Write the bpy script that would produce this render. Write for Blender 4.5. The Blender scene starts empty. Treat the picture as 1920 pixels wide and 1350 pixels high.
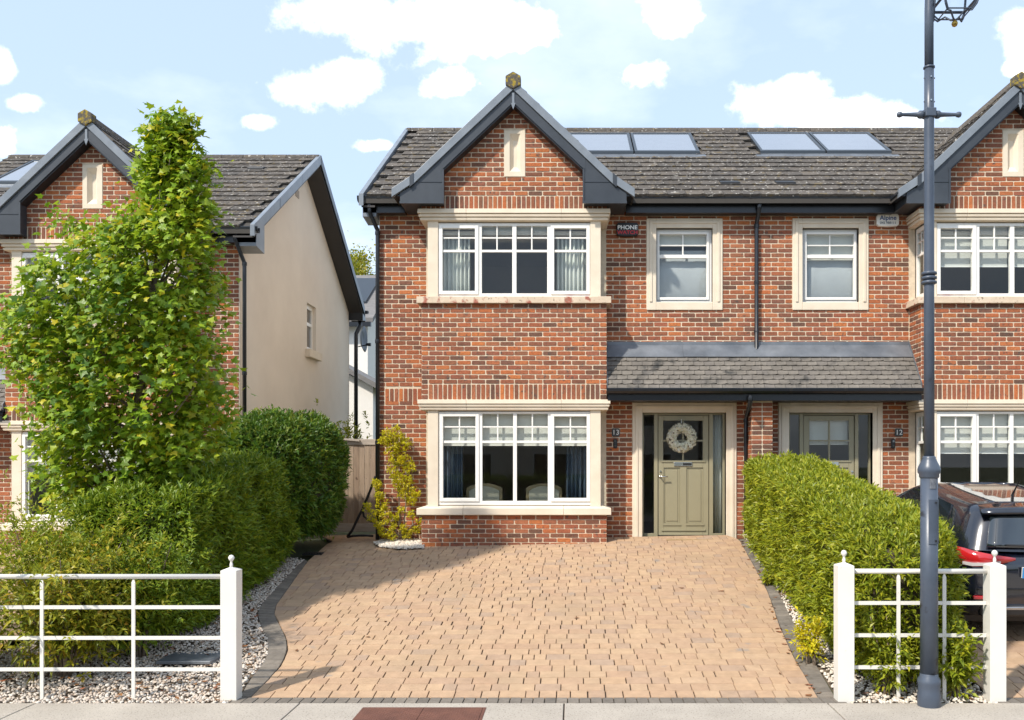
import bpy, math, random
import numpy as np
from mathutils import Vector, Matrix

# ------------------------------------------------------------------ camera, sky, sun, exposure
SC = bpy.context.scene
COL = SC.collection
F, CX, HY, CAMZ = 1690.0, 1075.0, 868.0, 2.095      # focal (px of the 1920 px photo), vanishing point, horizon, eye height
cam_data = bpy.data.cameras.new('camera')
cam = bpy.data.objects.new('camera', cam_data); COL.objects.link(cam)
cam.location = (0, 0, CAMZ); cam.rotation_euler = (math.pi/2, 0, 0)
cam_data.sensor_width = 36; cam_data.sensor_fit = 'HORIZONTAL'
cam_data.lens = F/1920*36
cam_data.shift_x = -(CX-960)/1920; cam_data.shift_y = (HY-675)/1920
cam_data.clip_end = 3000
SC.camera = cam
SC.view_settings.view_transform = 'Standard'; SC.view_settings.look = 'None'
SC.view_settings.gamma = 1; SC.view_settings.use_curve_mapping = False
SC.view_settings.exposure = 1.42
SUN_AZ, SUN_EL = math.radians(42), math.radians(46)   # from the left behind the camera
SUN_DIR = Vector((-math.sin(SUN_AZ)*math.cos(SUN_EL), -math.cos(SUN_AZ)*math.cos(SUN_EL), math.sin(SUN_EL)))
sun_data = bpy.data.lights.new('sun', 'SUN'); sun_data.energy = 2.0; sun_data.angle = math.radians(2.0)
sun_data.color = (1.0, 0.93, 0.83)
sun = bpy.data.objects.new('sun', sun_data); COL.objects.link(sun)
sun.rotation_euler = SUN_DIR.to_track_quat('Z', 'Y').to_euler(); sun.location = (-8, -8, 12)

def make_world():
    w = bpy.data.worlds.new('World'); SC.world = w; w.use_nodes = True
    nt = w.node_tree; nt.nodes.clear(); N = nt.nodes.new; L = nt.links.new
    out = N('ShaderNodeOutputWorld'); bg = N('ShaderNodeBackground'); bg.inputs[1].default_value = 0.15
    sky = N('ShaderNodeTexSky'); sky.sky_type = 'NISHITA'; sky.sun_disc = False
    sky.sun_elevation = SUN_EL; sky.sun_rotation = math.pi + SUN_AZ
    sky.air_density = 1.0; sky.dust_density = 1.2; sky.ozone_density = 1.6
    tc = N('ShaderNodeTexCoord'); sep = N('ShaderNodeSeparateXYZ'); L(tc.outputs['Generated'], sep.inputs[0])
    def m(op, a, b=None, c=None, clamp=False):
        n = N('ShaderNodeMath'); n.operation = op; n.use_clamp = clamp
        for i, x in enumerate((a, b, c)):
            if x is None: continue
            if isinstance(x, (int, float)): n.inputs[i].default_value = x
            else: L(x, n.inputs[i])
        return n.outputs[0]
    # cloud deck coordinates: direction projected on a high flat layer, the same all round the sky
    den = m('ADD', m('MAXIMUM', sep.outputs[2], 0.0), 0.16)
    comb = N('ShaderNodeCombineXYZ'); L(m('DIVIDE', sep.outputs[0], den), comb.inputs[0]); L(m('DIVIDE', sep.outputs[1], den), comb.inputs[1])
    nz = N('ShaderNodeTexNoise'); L(comb.outputs[0], nz.inputs['Vector']); nz.inputs['Scale'].default_value = 1.1
    nz.inputs['Detail'].default_value = 7; nz.inputs['Roughness'].default_value = 0.55
    nf = N('ShaderNodeTexNoise'); L(tc.outputs['Generated'], nf.inputs['Vector']); nf.inputs['Scale'].default_value = 16
    nf.inputs['Detail'].default_value = 8; nf.inputs['Roughness'].default_value = 0.62
    general = m('MULTIPLY', m('SUBTRACT', nz.outputs['Fac'], 0.47), 3.0, clamp=True)
    # single cumulus puffs, each at its own direction
    front = m('GREATER_THAN', sep.outputs[1], 0.05)
    ysafe = m('MAXIMUM', sep.outputs[1], 0.05)
    a = m('DIVIDE', sep.outputs[0], ysafe); b = m('DIVIDE', sep.outputs[2], ysafe)
    puffs = [(640, 20, 130, 60), (790, 30, 220, 75), (930, 62, 110, 38), (600, 165, 100, 40), (650, 150, 60, 46), (1262, 28, 82, 46),
             (1214, 135, 62, 42), (1440, 195, 110, 44), (1500, 168, 60, 34), (1600, 215, 150, 30), (0, 130, 26, 38), (40, 195, 46, 18),
             (5, 265, 34, 34), (715, 272, 40, 14), (1910, 60, 40, 60), (1905, 128, 26, 18), (850, 160, 60, 30), (480, 228, 40, 18)]
    field = None
    for (px, py, rx, ry) in puffs:
        a0, b0 = (px-CX)/F, (HY-py)/F
        da = m('MULTIPLY', m('SUBTRACT', a, a0), F/rx); db = m('MULTIPLY', m('SUBTRACT', b, b0), F/ry)
        d2 = m('ADD', m('MULTIPLY', da, da), m('MULTIPLY', db, db))
        v = m('SUBTRACT', 1.0, m('SQRT', d2))
        field = v if field is None else m('MAXIMUM', field, v)
    field = m('ADD', field, m('MULTIPLY', m('SUBTRACT', nf.outputs['Fac'], 0.52), 3.4))
    soft = N('ShaderNodeMapRange'); soft.interpolation_type = 'SMOOTHSTEP'; L(field, soft.inputs[0]); soft.inputs[1].default_value = -0.12; soft.inputs[2].default_value = 0.75
    puff = m('MULTIPLY', soft.outputs[0], front)
    thin = m('MULTIPLY', general, 0.45)
    fac = m('MAXIMUM', puff, thin, clamp=True)
    # pale summer haze lightens the blue, the same all round
    hz = N('ShaderNodeMixRGB'); hz.inputs[0].default_value = 0.82; L(sky.outputs[0], hz.inputs[1]); hz.inputs[2].default_value = (1.68, 2.08, 2.62, 1)
    mix = N('ShaderNodeMixRGB'); L(fac, mix.inputs[0]); L(hz.outputs[0], mix.inputs[1]); mix.inputs[2].default_value = (5.4, 5.4, 5.5, 1)
    L(mix.outputs[0], bg.inputs[0]); L(bg.outputs[0], out.inputs[0])
make_world()

# ------------------------------------------------------------------ measuring helpers
def XA(px, Y): return (px-CX)*Y/F
def ZA(py, Y): return CAMZ-(py-HY)*Y/F
def gz(X, Y):
    t = min(max((Y-8.05)/6.15, 0.0), 1.06)
    return t*(0.824+0.0202*min(max(X, -9), 8))
def G(px, py):                       # the point of the ground under a pixel
    Y = 11.0
    for _ in range(120):
        Y += 0.25*((CAMZ-gz(XA(px, Y), Y))*F/(py-HY)-Y)
    X = XA(px, Y); return (X, Y, gz(X, Y))

# ------------------------------------------------------------------ materials
MATS = {}
def ramp_cols(nt, cols):
    r = nt.nodes.new('ShaderNodeValToRGB'); r.color_ramp.interpolation = 'LINEAR'
    el = r.color_ramp.elements
    n = len(cols)
    el[0].position = 0; el[0].color = (*cols[0], 1); el[1].position = 1; el[1].color = (*cols[-1], 1)
    for i in range(1, n-1):
        e = el.new(i/(n-1)); e.color = (*cols[i], 1)
    return r
def mat(name, cols, rough=0.6, vary=None, nscale=6, namt=0.25, bump=0.0, bscale=60, metallic=0, spec=0.5, coat=0,
        speck=None, translucent=0, ior=None, nstretch=(1, 1, 1), alpha=None):
    """Principled material: piece-to-piece colour (vary), soft noise on top, fine relief, optional specks / stains with a shape of their own."""
    if name in MATS: return MATS[name]
    M = bpy.data.materials.new(name); M.use_nodes = True; nt = M.node_tree; N = nt.nodes.new; L = nt.links.new
    b = nt.nodes['Principled BSDF']; out = nt.nodes['Material Output']
    geo = N('ShaderNodeNewGeometry')
    mp = N('ShaderNodeMapping'); L(geo.outputs['Position'], mp.inputs[0]); mp.inputs['Scale'].default_value = nstretch
    if isinstance(cols[0], (int, float)): cols = [cols]
    if vary and len(cols) > 1:
        r = ramp_cols(nt, cols)
        if vary == 'object':
            oi = N('ShaderNodeObjectInfo'); L(oi.outputs['Random'], r.inputs[0])
        else:
            L(geo.outputs['Random Per Island'], r.inputs[0])
        col = r.outputs[0]
    elif len(cols) > 1:
        n0 = N('ShaderNodeTexNoise'); L(mp.outputs[0], n0.inputs['Vector']); n0.inputs['Scale'].default_value = nscale*0.6; n0.inputs['Detail'].default_value = 5
        r = ramp_cols(nt, cols); st = N('ShaderNodeMapRange'); L(n0.outputs['Fac'], st.inputs[0]); st.inputs[1].default_value = 0.3; st.inputs[2].default_value = 0.7
        L(st.outputs[0], r.inputs[0]); col = r.outputs[0]
    else:
        rgb = N('ShaderNodeRGB'); rgb.outputs[0].default_value = (*cols[0], 1); col = rgb.outputs[0]
    if namt:
        n1 = N('ShaderNodeTexNoise'); L(mp.outputs[0], n1.inputs['Vector']); n1.inputs['Scale'].default_value = nscale
        n1.inputs['Detail'].default_value = 8; n1.inputs['Roughness'].default_value = 0.65
        mr = N('ShaderNodeMapRange'); L(n1.outputs['Fac'], mr.inputs[0]); mr.inputs[1].default_value = 0.25; mr.inputs[2].default_value = 0.75
        mr.inputs[3].default_value = 1-namt; mr.inputs[4].default_value = 1+namt
        mx = N('ShaderNodeMixRGB'); mx.blend_type = 'MULTIPLY'; mx.inputs[0].default_value = 1; L(col, mx.inputs[1]); L(mr.outputs[0], mx.inputs[2]); col = mx.outputs[0]
    for sp in (speck or []):          # (colour, scale, threshold, softness)
        c, s, th, so = sp
        n2 = N('ShaderNodeTexNoise'); L(geo.outputs['Position'], n2.inputs['Vector']); n2.inputs['Scale'].default_value = s; n2.inputs['Detail'].default_value = 4
        mr = N('ShaderNodeMapRange'); L(n2.outputs['Fac'], mr.inputs[0]); mr.inputs[1].default_value = th; mr.inputs[2].default_value = th+so
        mx = N('ShaderNodeMixRGB'); L(mr.outputs[0], mx.inputs[0]); L(col, mx.inputs[1]); mx.inputs[2].default_value = (*c, 1); col = mx.outputs[0]
    L(col, b.inputs['Base Color'])
    b.inputs['Roughness'].default_value = rough; b.inputs['Metallic'].default_value = metallic
    b.inputs['Specular IOR Level'].default_value = spec
    if ior: b.inputs['IOR'].default_value = ior
    if coat: b.inputs['Coat Weight'].default_value = coat; b.inputs['Coat Roughness'].default_value = 0.03
    if bump:
        n3 = N('ShaderNodeTexNoise'); L(mp.outputs[0], n3.inputs['Vector']); n3.inputs['Scale'].default_value = bscale; n3.inputs['Detail'].default_value = 6
        bp = N('ShaderNodeBump'); bp.inputs['Strength'].default_value = bump; bp.inputs['Distance'].default_value = 0.01
        L(n3.outputs['Fac'], bp.inputs['Height']); L(bp.outputs[0], b.inputs['Normal'])
    if translucent:
        tr = N('ShaderNodeBsdfTranslucent'); L(col, tr.inputs[0]); ms = N('ShaderNodeMixShader'); ms.inputs[0].default_value = translucent
        L(b.outputs[0], ms.inputs[1]); L(tr.outputs[0], ms.inputs[2]); L(ms.outputs[0], out.inputs[0])
    MATS[name] = M; return M
def glass_mat(name, tint=(0.95, 0.97, 0.965), refl=1.0, ior=1.55):
    if name in MATS: return MATS[name]
    M = bpy.data.materials.new(name); M.use_nodes = True; nt = M.node_tree; nt.nodes.clear(); N = nt.nodes.new; L = nt.links.new
    out = N('ShaderNodeOutputMaterial'); t = N('ShaderNodeBsdfTransparent'); t.inputs[0].default_value = (*tint, 1)
    g = N('ShaderNodeBsdfGlossy'); g.inputs['Roughness'].default_value = 0.0; g.inputs[0].default_value = (refl, refl, refl, 1)
    fr = N('ShaderNodeFresnel'); fr.inputs[0].default_value = ior
    ge = N('ShaderNodeNewGeometry'); iv = N('ShaderNodeMath'); iv.operation = 'SUBTRACT'; iv.inputs[0].default_value = 1.0; L(ge.outputs['Backfacing'], iv.inputs[1])
    mu = N('ShaderNodeMath'); mu.operation = 'MULTIPLY'; L(fr.outputs[0], mu.inputs[0]); L(iv.outputs[0], mu.inputs[1])      # a thin pane mirrors once, where light enters it
    ms = N('ShaderNodeMixShader'); L(mu.outputs[0], ms.inputs[0]); L(t.outputs[0], ms.inputs[1]); L(g.outputs[0], ms.inputs[2]); L(ms.outputs[0], out.inputs[0])
    MATS[name] = M; return M

BRICK_COLS = [(0.103, 0.060, 0.044), (0.330, 0.110, 0.052), (0.196, 0.079, 0.048), (0.433, 0.132, 0.048), (0.278, 0.092, 0.052), (0.134, 0.072, 0.050),
              (0.381, 0.141, 0.068), (0.237, 0.088, 0.054), (0.464, 0.154, 0.052), (0.309, 0.106, 0.060), (0.165, 0.081, 0.056), (0.360, 0.110, 0.048)]
BK = dict(rough=0.85, nscale=38, namt=0.32, bump=0.5, bscale=160, spec=0.25, speck=[((0.09, 0.065, 0.055), 17, 0.60, 0.12), ((0.55, 0.45, 0.36), 70, 0.70, 0.06)])
m_brick = mat('brick_single', BRICK_COLS, vary='object', **BK)
m_brickwork = mat('brick_mass', BRICK_COLS, vary='island', **BK)
m_mortar = mat('mortar', [(0.58, 0.475, 0.35), (0.68, 0.57, 0.43)], rough=0.95, nscale=12, namt=0.15, bump=0.4, bscale=220, spec=0.1)
m_stone = mat('cast_stone', [(0.67, 0.57, 0.44), (0.73, 0.64, 0.51)], rough=0.8, nscale=5, namt=0.06, bump=0.12, bscale=150, spec=0.3)
m_stone_red = mat('stained_cast_stone', [(0.66, 0.55, 0.42), (0.58, 0.46, 0.34)], rough=0.85, nscale=7, namt=0.1, bump=0.15, bscale=150, spec=0.3,
                  speck=[((0.36, 0.13, 0.09), 7, 0.54, 0.10), ((0.25, 0.18, 0.13), 25, 0.63, 0.08)])
m_white = mat('white_upvc', [(0.80, 0.78, 0.73)], rough=0.35, namt=0.03, nscale=3)
m_black = mat('black_upvc', [(0.012, 0.014, 0.018)], rough=0.28, namt=0.15, nscale=9)
m_fascia = mat('dark_grey_fascia', [(0.030, 0.036, 0.045), (0.045, 0.052, 0.062)], rough=0.38, namt=0.18, nscale=4)
m_verge = mat('grey_verge_trim', [(0.16, 0.185, 0.215), (0.21, 0.235, 0.265)], rough=0.35, namt=0.12, nscale=5)
m_soffit = mat('soffit_brown_black', [(0.035, 0.03, 0.028)], rough=0.5, namt=0.1)
TILE_COLS = [(0.070, 0.062, 0.055), (0.105, 0.092, 0.08), (0.085, 0.077, 0.07), (0.13, 0.112, 0.094), (0.078, 0.072, 0.066)]
TK = dict(rough=0.9, nscale=22, namt=0.30, bump=0.5, bscale=120, spec=0.2, speck=[((0.46, 0.44, 0.40), 19, 0.625, 0.05), ((0.15, 0.115, 0.06), 9, 0.60, 0.10)])
m_tile = mat('roof_tile_single', TILE_COLS, vary='object', **TK)
m_tiles = mat('roof_tile_mass', TILE_COLS, vary='island', **TK)
PT = dict(rough=0.85, nscale=3.5, namt=0.35, bump=0.3, bscale=120, spec=0.25, speck=[((0.045, 0.045, 0.043), 3.2, 0.56, 0.14)], nstretch=(1, 1, 3))
m_slate = mat('porch_tile_single', [(0.150, 0.135, 0.117), (0.170, 0.152, 0.130), (0.142, 0.128, 0.114)], vary='object', **PT)
m_slates = mat('porch_tile_mass', [(0.150, 0.135, 0.117), (0.170, 0.152, 0.130), (0.142, 0.128, 0.114)], vary='island', **PT)
m_deck = mat('roof_deck', [(0.05, 0.045, 0.04)], rough=0.9, namt=0.1)
m_moss = mat('mossy_ridge_end', [(0.09, 0.08, 0.065)], rough=0.95, nscale=40, namt=0.3, speck=[((0.30, 0.22, 0.03), 22, 0.5, 0.1), ((0.03, 0.03, 0.028), 30, 0.62, 0.1)], bump=0.5)
m_lead = mat('lead_sheet', [(0.12, 0.135, 0.155), (0.21, 0.225, 0.245)], rough=0.45, nscale=4, namt=0.22, metallic=0.35, bump=0.15, bscale=12)
m_glass = glass_mat('window_glass')
m_solarglass = mat('solar_glass', [(0.42, 0.44, 0.47)], rough=0.08, namt=0.05, spec=0.8, metallic=0.7, ior=2.3)  # pale metallic base puts the bright reflected cloud into the glass colour
m_solarframe = mat('solar_frame', [(0.06, 0.07, 0.08)], rough=0.35, metallic=0.6, namt=0.05)
m_render = mat('cream_render', [(0.70, 0.61, 0.51), (0.74, 0.66, 0.56)], rough=0.92, nscale=1.3, namt=0.05, bump=0.25, bscale=260, spec=0.15)
m_inside = mat('interior_plaster', [(0.42, 0.38, 0.33)], rough=0.9, namt=0.04)
m_floorin = mat('interior_floor', [(0.12, 0.075, 0.045)], rough=0.5, namt=0.2, nstretch=(1, 8, 1))
m_blind = mat('blind_fabric', [(0.72, 0.71, 0.66)], rough=0.9, namt=0.03, translucent=0.25)
m_sheer = mat('pale_curtain', [(0.78, 0.79, 0.74)], rough=0.9, namt=0.05, translucent=0.3)
m_bluecurtain = mat('blue_curtain', [(0.055, 0.085, 0.13), (0.09, 0.13, 0.18)], rough=0.9, namt=0.15, nstretch=(6, 6, 0.5))
m_sage = mat('sage_paint', [(0.285, 0.258, 0.165)], rough=0.42, namt=0.04, nscale=4)
m_chrome = mat('brushed_steel', [(0.62, 0.62, 0.60)], rough=0.25, metallic=1.0, namt=0.03)
m_darkmetal = mat('lamp_post_paint', [(0.052, 0.068, 0.098), (0.068, 0.085, 0.115)], rough=0.38, nscale=5, namt=0.18, bump=0.05, bscale=60, speck=[((0.018, 0.02, 0.026), 4.0, 0.63, 0.05)])
m_gold = mat('gilt', [(0.45, 0.30, 0.07)], rough=0.35, metallic=0.8, namt=0.15)
m_fence = mat('white_painted_steel', [(0.70, 0.675, 0.615)], rough=0.45, namt=0.04, nscale=4, speck=[((0.40, 0.34, 0.26), 30, 0.735, 0.03)])
m_wood = mat('weathered_boards', [(0.23, 0.165, 0.115), (0.31, 0.235, 0.17), (0.26, 0.19, 0.14)], rough=0.85, vary='object', nscale=7, namt=0.3, nstretch=(5, 5, 0.6), bump=0.3, bscale=30,
             speck=[((0.10, 0.06, 0.04), 9, 0.69, 0.04)])
m_wood1 = mat('weathered_rail', [(0.36, 0.31, 0.26)], rough=0.85, nscale=7, namt=0.25, nstretch=(0.6, 5, 5))
PAV = [(0.425, 0.286, 0.179), (0.450, 0.308, 0.195), (0.405, 0.266, 0.172), (0.439, 0.303, 0.197), (0.465, 0.320, 0.199), (0.416, 0.284, 0.186), (0.455, 0.303, 0.186), (0.396, 0.266, 0.177), (0.370, 0.266, 0.190)]
PK = dict(rough=0.88, nscale=9, namt=0.16, bump=0.35, bscale=220, spec=0.2, speck=[((0.36, 0.255, 0.165), 1.1, 0.54, 0.25), ((0.27, 0.235, 0.205), 3.1, 0.66, 0.1)])
m_paver = mat('paver_single', PAV, vary='object', **PK)
m_pavers = mat('paver_mass', PAV, vary='island', **PK)
KB = [(0.150, 0.132, 0.112), (0.195, 0.170, 0.142), (0.168, 0.148, 0.126), (0.225, 0.195, 0.162)]
m_kerb = mat('charcoal_block', KB, vary='object', rough=0.9, nscale=14, namt=0.25, bump=0.4, bscale=180, spec=0.2)
m_kerbs = mat('charcoal_block_mass', KB, vary='island', rough=0.9, nscale=14, namt=0.25, bump=0.4, bscale=180, spec=0.2)
m_sand = mat('joint_sand', [(0.14, 0.10, 0.07)], rough=1, namt=0.3, nscale=20)
m_concrete = mat('pavement_concrete', [(0.37, 0.33, 0.28), (0.45, 0.405, 0.345)], rough=0.95, nscale=2.2, namt=0.10, bump=0.5, bscale=130, spec=0.15,
                 speck=[((0.20, 0.175, 0.15), 60, 0.58, 0.08), ((0.52, 0.47, 0.41), 70, 0.62, 0.06)])
m_soil = mat('soil', [(0.10, 0.075, 0.05), (0.16, 0.12, 0.085)], rough=1, nscale=8, namt=0.3, bump=0.6, bscale=50)
m_ground = mat('grass_and_soil', [(0.06, 0.085, 0.03), (0.10, 0.10, 0.05)], rough=1, nscale=1.0, namt=0.3)
m_asphalt = mat('asphalt', [(0.05, 0.05, 0.052)], rough=0.95, nscale=20, namt=0.2, bump=0.4, bscale=120)
m_pebble = mat('pebbles', [(0.50, 0.43, 0.355), (0.62, 0.56, 0.49), (0.40, 0.31, 0.235), (0.66, 0.62, 0.56), (0.46, 0.36, 0.275), (0.60, 0.53, 0.45)], vary='island', rough=0.8, nscale=40, namt=0.12)
m_pebblew = mat('white_pebbles', [(0.62, 0.55, 0.46), (0.70, 0.64, 0.55), (0.52, 0.44, 0.35), (0.66, 0.60, 0.52)], vary='island', rough=0.8, nscale=40, namt=0.1)
m_rust = mat('rusted_iron', [(0.105, 0.042, 0.028), (0.15, 0.062, 0.04)], rough=0.8, nscale=9, namt=0.2, bump=0.2, bscale=90)
m_litter = mat('dry_leaves', [(0.22, 0.085, 0.03), (0.30, 0.15, 0.05), (0.14, 0.06, 0.03), (0.33, 0.10, 0.035)], vary='island', rough=0.8, namt=0.1)
LEAFK = dict(vary='island', rough=0.42, nscale=3.0, namt=0.16, translucent=0.36, spec=0.4)
m_maple = mat('maple_leaf', [(0.138, 0.246, 0.013), (0.211, 0.338, 0.018), (0.300, 0.416, 0.020), (0.175, 0.301, 0.016), (0.401, 0.471, 0.023), (0.252, 0.357, 0.018), (0.627, 0.511, 0.023)], **LEAFK)
m_hedge = mat('hedge_leaf', [(0.137, 0.190, 0.013), (0.226, 0.282, 0.017), (0.329, 0.355, 0.020), (0.194, 0.249, 0.014), (0.431, 0.414, 0.024), (0.272, 0.315, 0.018)], **LEAFK)
m_hedge2 = mat('dark_hedge_leaf', [(0.089, 0.166, 0.014), (0.164, 0.253, 0.017), (0.254, 0.331, 0.020), (0.133, 0.210, 0.015), (0.359, 0.397, 0.022)], **LEAFK)
m_laurel = mat('glossy_laurel_leaf', [(0.044, 0.106, 0.014), (0.080, 0.162, 0.016), (0.124, 0.211, 0.020), (0.213, 0.244, 0.027)], **LEAFK)
m_autumn = mat('turning_leaf', [(0.169, 0.207, 0.015), (0.273, 0.293, 0.020), (0.390, 0.366, 0.025), (0.208, 0.256, 0.018), (0.494, 0.403, 0.030), (0.130, 0.195, 0.013), (0.338, 0.329, 0.022), (0.429, 0.268, 0.025)], **LEAFK)
m_gold_leaf = mat('golden_leaf', [(0.621, 0.544, 0.020), (0.776, 0.658, 0.028), (0.466, 0.478, 0.022), (0.714, 0.592, 0.022), (0.342, 0.411, 0.022)], **LEAFK)
m_dark_core = mat('dark_core_fill', [(0.07, 0.05, 0.03), (0.045, 0.04, 0.022)], rough=0.95, namt=0.3, nscale=20)  # dark fill colour for the solid core inside hedges and bush
m_bark = mat('bark', [(0.16, 0.12, 0.085), (0.24, 0.19, 0.14)], rough=0.9, nscale=14, namt=0.3, nstretch=(3, 3, 0.5), bump=0.5)
m_carpaint = mat('black_blue_car_paint', [(0.006, 0.008, 0.016)], rough=0.18, namt=0.0, coat=1.0, spec=0.6)
m_carglass = mat('car_glass', [(0.012, 0.018, 0.022)], rough=0.03, namt=0.0, spec=1.0, coat=1.0)
m_plastic = mat('black_plastic', [(0.014, 0.014, 0.015)], rough=0.45, namt=0.1)
m_red = mat('red_lens', [(0.42, 0.012, 0.015)], rough=0.1, namt=0.05, coat=1.0)
m_lens = mat('clear_lens', [(0.55, 0.52, 0.52)], rough=0.15, namt=0.1, coat=1.0)
m_plate = mat('number_plate', [(0.75, 0.75, 0.73)], rough=0.4, namt=0)
m_plateblue = mat('plate_blue', [(0.03, 0.24, 0.55)], rough=0.4, namt=0)
m_tyre = mat('tyre', [(0.02, 0.02, 0.02)], rough=0.9, namt=0.1)
m_alloy = mat('alloy', [(0.45, 0.45, 0.46)], rough=0.3, metallic=0.9, namt=0.05)
m_text_white = mat('white_lettering', [(0.85, 0.85, 0.83)], rough=0.5, namt=0)
m_text_red = mat('red_lettering', [(0.55, 0.02, 0.03)], rough=0.5, namt=0)
m_text_navy = mat('navy_lettering', [(0.03, 0.07, 0.20)], rough=0.5, namt=0)
m_text_grey = mat('grey_lettering', [(0.16, 0.18, 0.2)], rough=0.5, namt=0)
m_signwhite = mat('sign_white', [(0.78, 0.75, 0.68)], rough=0.4, namt=0.05)
m_plaque = mat('slate_plaque', [(0.05, 0.053, 0.05)], rough=0.6, namt=0.2, nscale=30)
m_petal = mat('cream_petals', [(0.82, 0.78, 0.62), (0.86, 0.84, 0.72), (0.72, 0.71, 0.48), (0.87, 0.83, 0.73), (0.78, 0.72, 0.56)], vary='island', rough=0.8, namt=0.06, translucent=0.2)
m_mat = mat('coir', [(0.36, 0.25, 0.13)], rough=1, nscale=60, namt=0.3, bump=0.6, bscale=200)
m_chairwood = mat('chair_gilt_wood', [(0.36, 0.27, 0.14)], rough=0.5, namt=0.15)
m_chairfab = mat('chair_linen', [(0.60, 0.55, 0.42)], rough=0.95, namt=0.05)
m_offwhite = mat('far_white_render', [(0.74, 0.71, 0.66)], rough=0.95, namt=0.04)
m_farroof = mat('far_roof', [(0.15, 0.145, 0.14), (0.19, 0.18, 0.175)], rough=0.9, nscale=4, namt=0.2, nstretch=(1, 1, 6))
m_net = mat('grey_net', [(0.36, 0.37, 0.385)], rough=0.95, namt=0.05)

# ------------------------------------------------------------------ mesh and object helpers
rng = np.random.default_rng(11); random.seed(5)
class MB:
    def __init__(s): s.v = []; s.f = []
    def add(s, v, f):
        o = len(s.v); s.v += [tuple(p) for p in v]; s.f += [tuple(i+o for i in q) for q in f]; return s
    def box(s, x0, x1, y0, y1, z0, z1):
        if x0 > x1: x0, x1 = x1, x0
        if y0 > y1: y0, y1 = y1, y0
        if z0 > z1: z0, z1 = z1, z0
        return s.add([(x0, y0, z0), (x1, y0, z0), (x1, y1, z0), (x0, y1, z0), (x0, y0, z1), (x1, y0, z1), (x1, y1, z1), (x0, y1, z1)],
                     [(0, 3, 2, 1), (4, 5, 6, 7), (0, 1, 5, 4), (1, 2, 6, 5), (2, 3, 7, 6), (3, 0, 4, 7)])
    def prism(s, pts, axis, d0, d1):
        """polygon pts extruded along an axis; pts are (x,z) for 'y', (y,z) for 'x', (x,y) for 'z'"""
        def P(p, d): return {'y': (p[0], d, p[1]), 'x': (d, p[0], p[1]), 'z': (p[0], p[1], d)}[axis]
        n = len(pts); v = [P(p, d0) for p in pts]+[P(p, d1) for p in pts]
        return s.add(v, [tuple(range(n)), tuple(range(2*n-1, n-1, -1))]+[(i, i+n, (i+1) % n+n, (i+1) % n) for i in range(n)])
    def tube(s, path, r, n=8, caps=True):
        path = [Vector(p) for p in path]; k = len(path); rs = r if isinstance(r, (list, tuple)) else [r]*k
        v = []
        up = Vector((0, 0, 1))
        prev = None
        for i, p in enumerate(path):
            t = (path[min(i+1, k-1)]-path[max(i-1, 0)]).normalized()
            if prev is None:
                a = t.cross(up if abs(t.z) < 0.9 else Vector((1, 0, 0))).normalized()
            else:
                a = (prev-t*prev.dot(t)).normalized()
            prev = a; b = t.cross(a)
            for j in range(n):
                q = 2*math.pi*j/n; v.append(p+(a*math.cos(q)+b*math.sin(q))*rs[i])
        f = [(i*n+j, i*n+(j+1) % n, (i+1)*n+(j+1) % n, (i+1)*n+j) for i in range(k-1) for j in range(n)]
        if caps: f += [tuple(range(n))[::-1], tuple(range((k-1)*n, k*n))]
        return s.add(v, f)
    def lathe(s, prof, c, n=20, axis='z'):
        v = []
        for (r, h) in prof:
            for j in range(n):
                q = 2*math.pi*j/n; a, b = r*math.cos(q), r*math.sin(q)
                v.append({'z': (c[0]+a, c[1]+b, c[2]+h), 'x': (c[0]+h, c[1]+a, c[2]+b), 'y': (c[0]+a, c[1]+h, c[2]+b)}[axis])
        k = len(prof)
        f = [(i*n+j, i*n+(j+1) % n, (i+1)*n+(j+1) % n, (i+1)*n+j) for i in range(k-1) for j in range(n)]
        f += [tuple(range(n))[::-1], tuple(range((k-1)*n, k*n))]
        return s.add(v, f)
    def build(s, name, m, parent=None, H=None, smooth=False, bevel=0.0, subsurf=0):
        v = s.v; f = s.f
        if H is not None:
            v = [H.map(p) for p in v]
            if H.m < 0: f = [q[::-1] for q in f]
        me = bpy.data.meshes.new(name); me.from_pydata(v, [], f); me.update()
        return finish(name, me, m, parent, smooth, bevel, subsurf)
def finish(name, me, m, parent=None, smooth=False, bevel=0.0, subsurf=0):
    me.materials.append(m)
    if smooth: me.polygons.foreach_set('use_smooth', [True]*len(me.polygons))
    o = bpy.data.objects.new(name, me); COL.objects.link(o)
    if parent is not None: put(o, parent)
    if bevel:
        b = o.modifiers.new('bevel', 'BEVEL'); b.width = bevel; b.segments = 2; b.limit_method = 'ANGLE'; b.angle_limit = 0.7
    if subsurf:
        q = o.modifiers.new('sub', 'SUBSURF'); q.levels = subsurf; q.render_levels = subsurf
    return o
WLOC = {}
def put(o, parent):
    """parent o while its mesh keeps world coordinates (things stand unrotated at WLOC)"""
    o.parent = parent
    base = WLOC.get(parent.name, Vector((0, 0, 0)))
    o.location = Vector(o.location)-base
    WLOC[o.name] = Vector((0, 0, 0))
def thing(name, label, cat, loc, group=None):
    o = bpy.data.objects.new(name, None); COL.objects.link(o); o.location = loc; o.empty_display_size = 0.2
    WLOC[o.name] = Vector(loc)
    return tag(o, label, cat, group)
def tag(o, label=None, cat=None, group=None, kind=None):
    if label: o['label'] = label
    if cat: o['category'] = cat
    if group: o['group'] = group
    if kind: o['kind'] = kind
    return o
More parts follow.
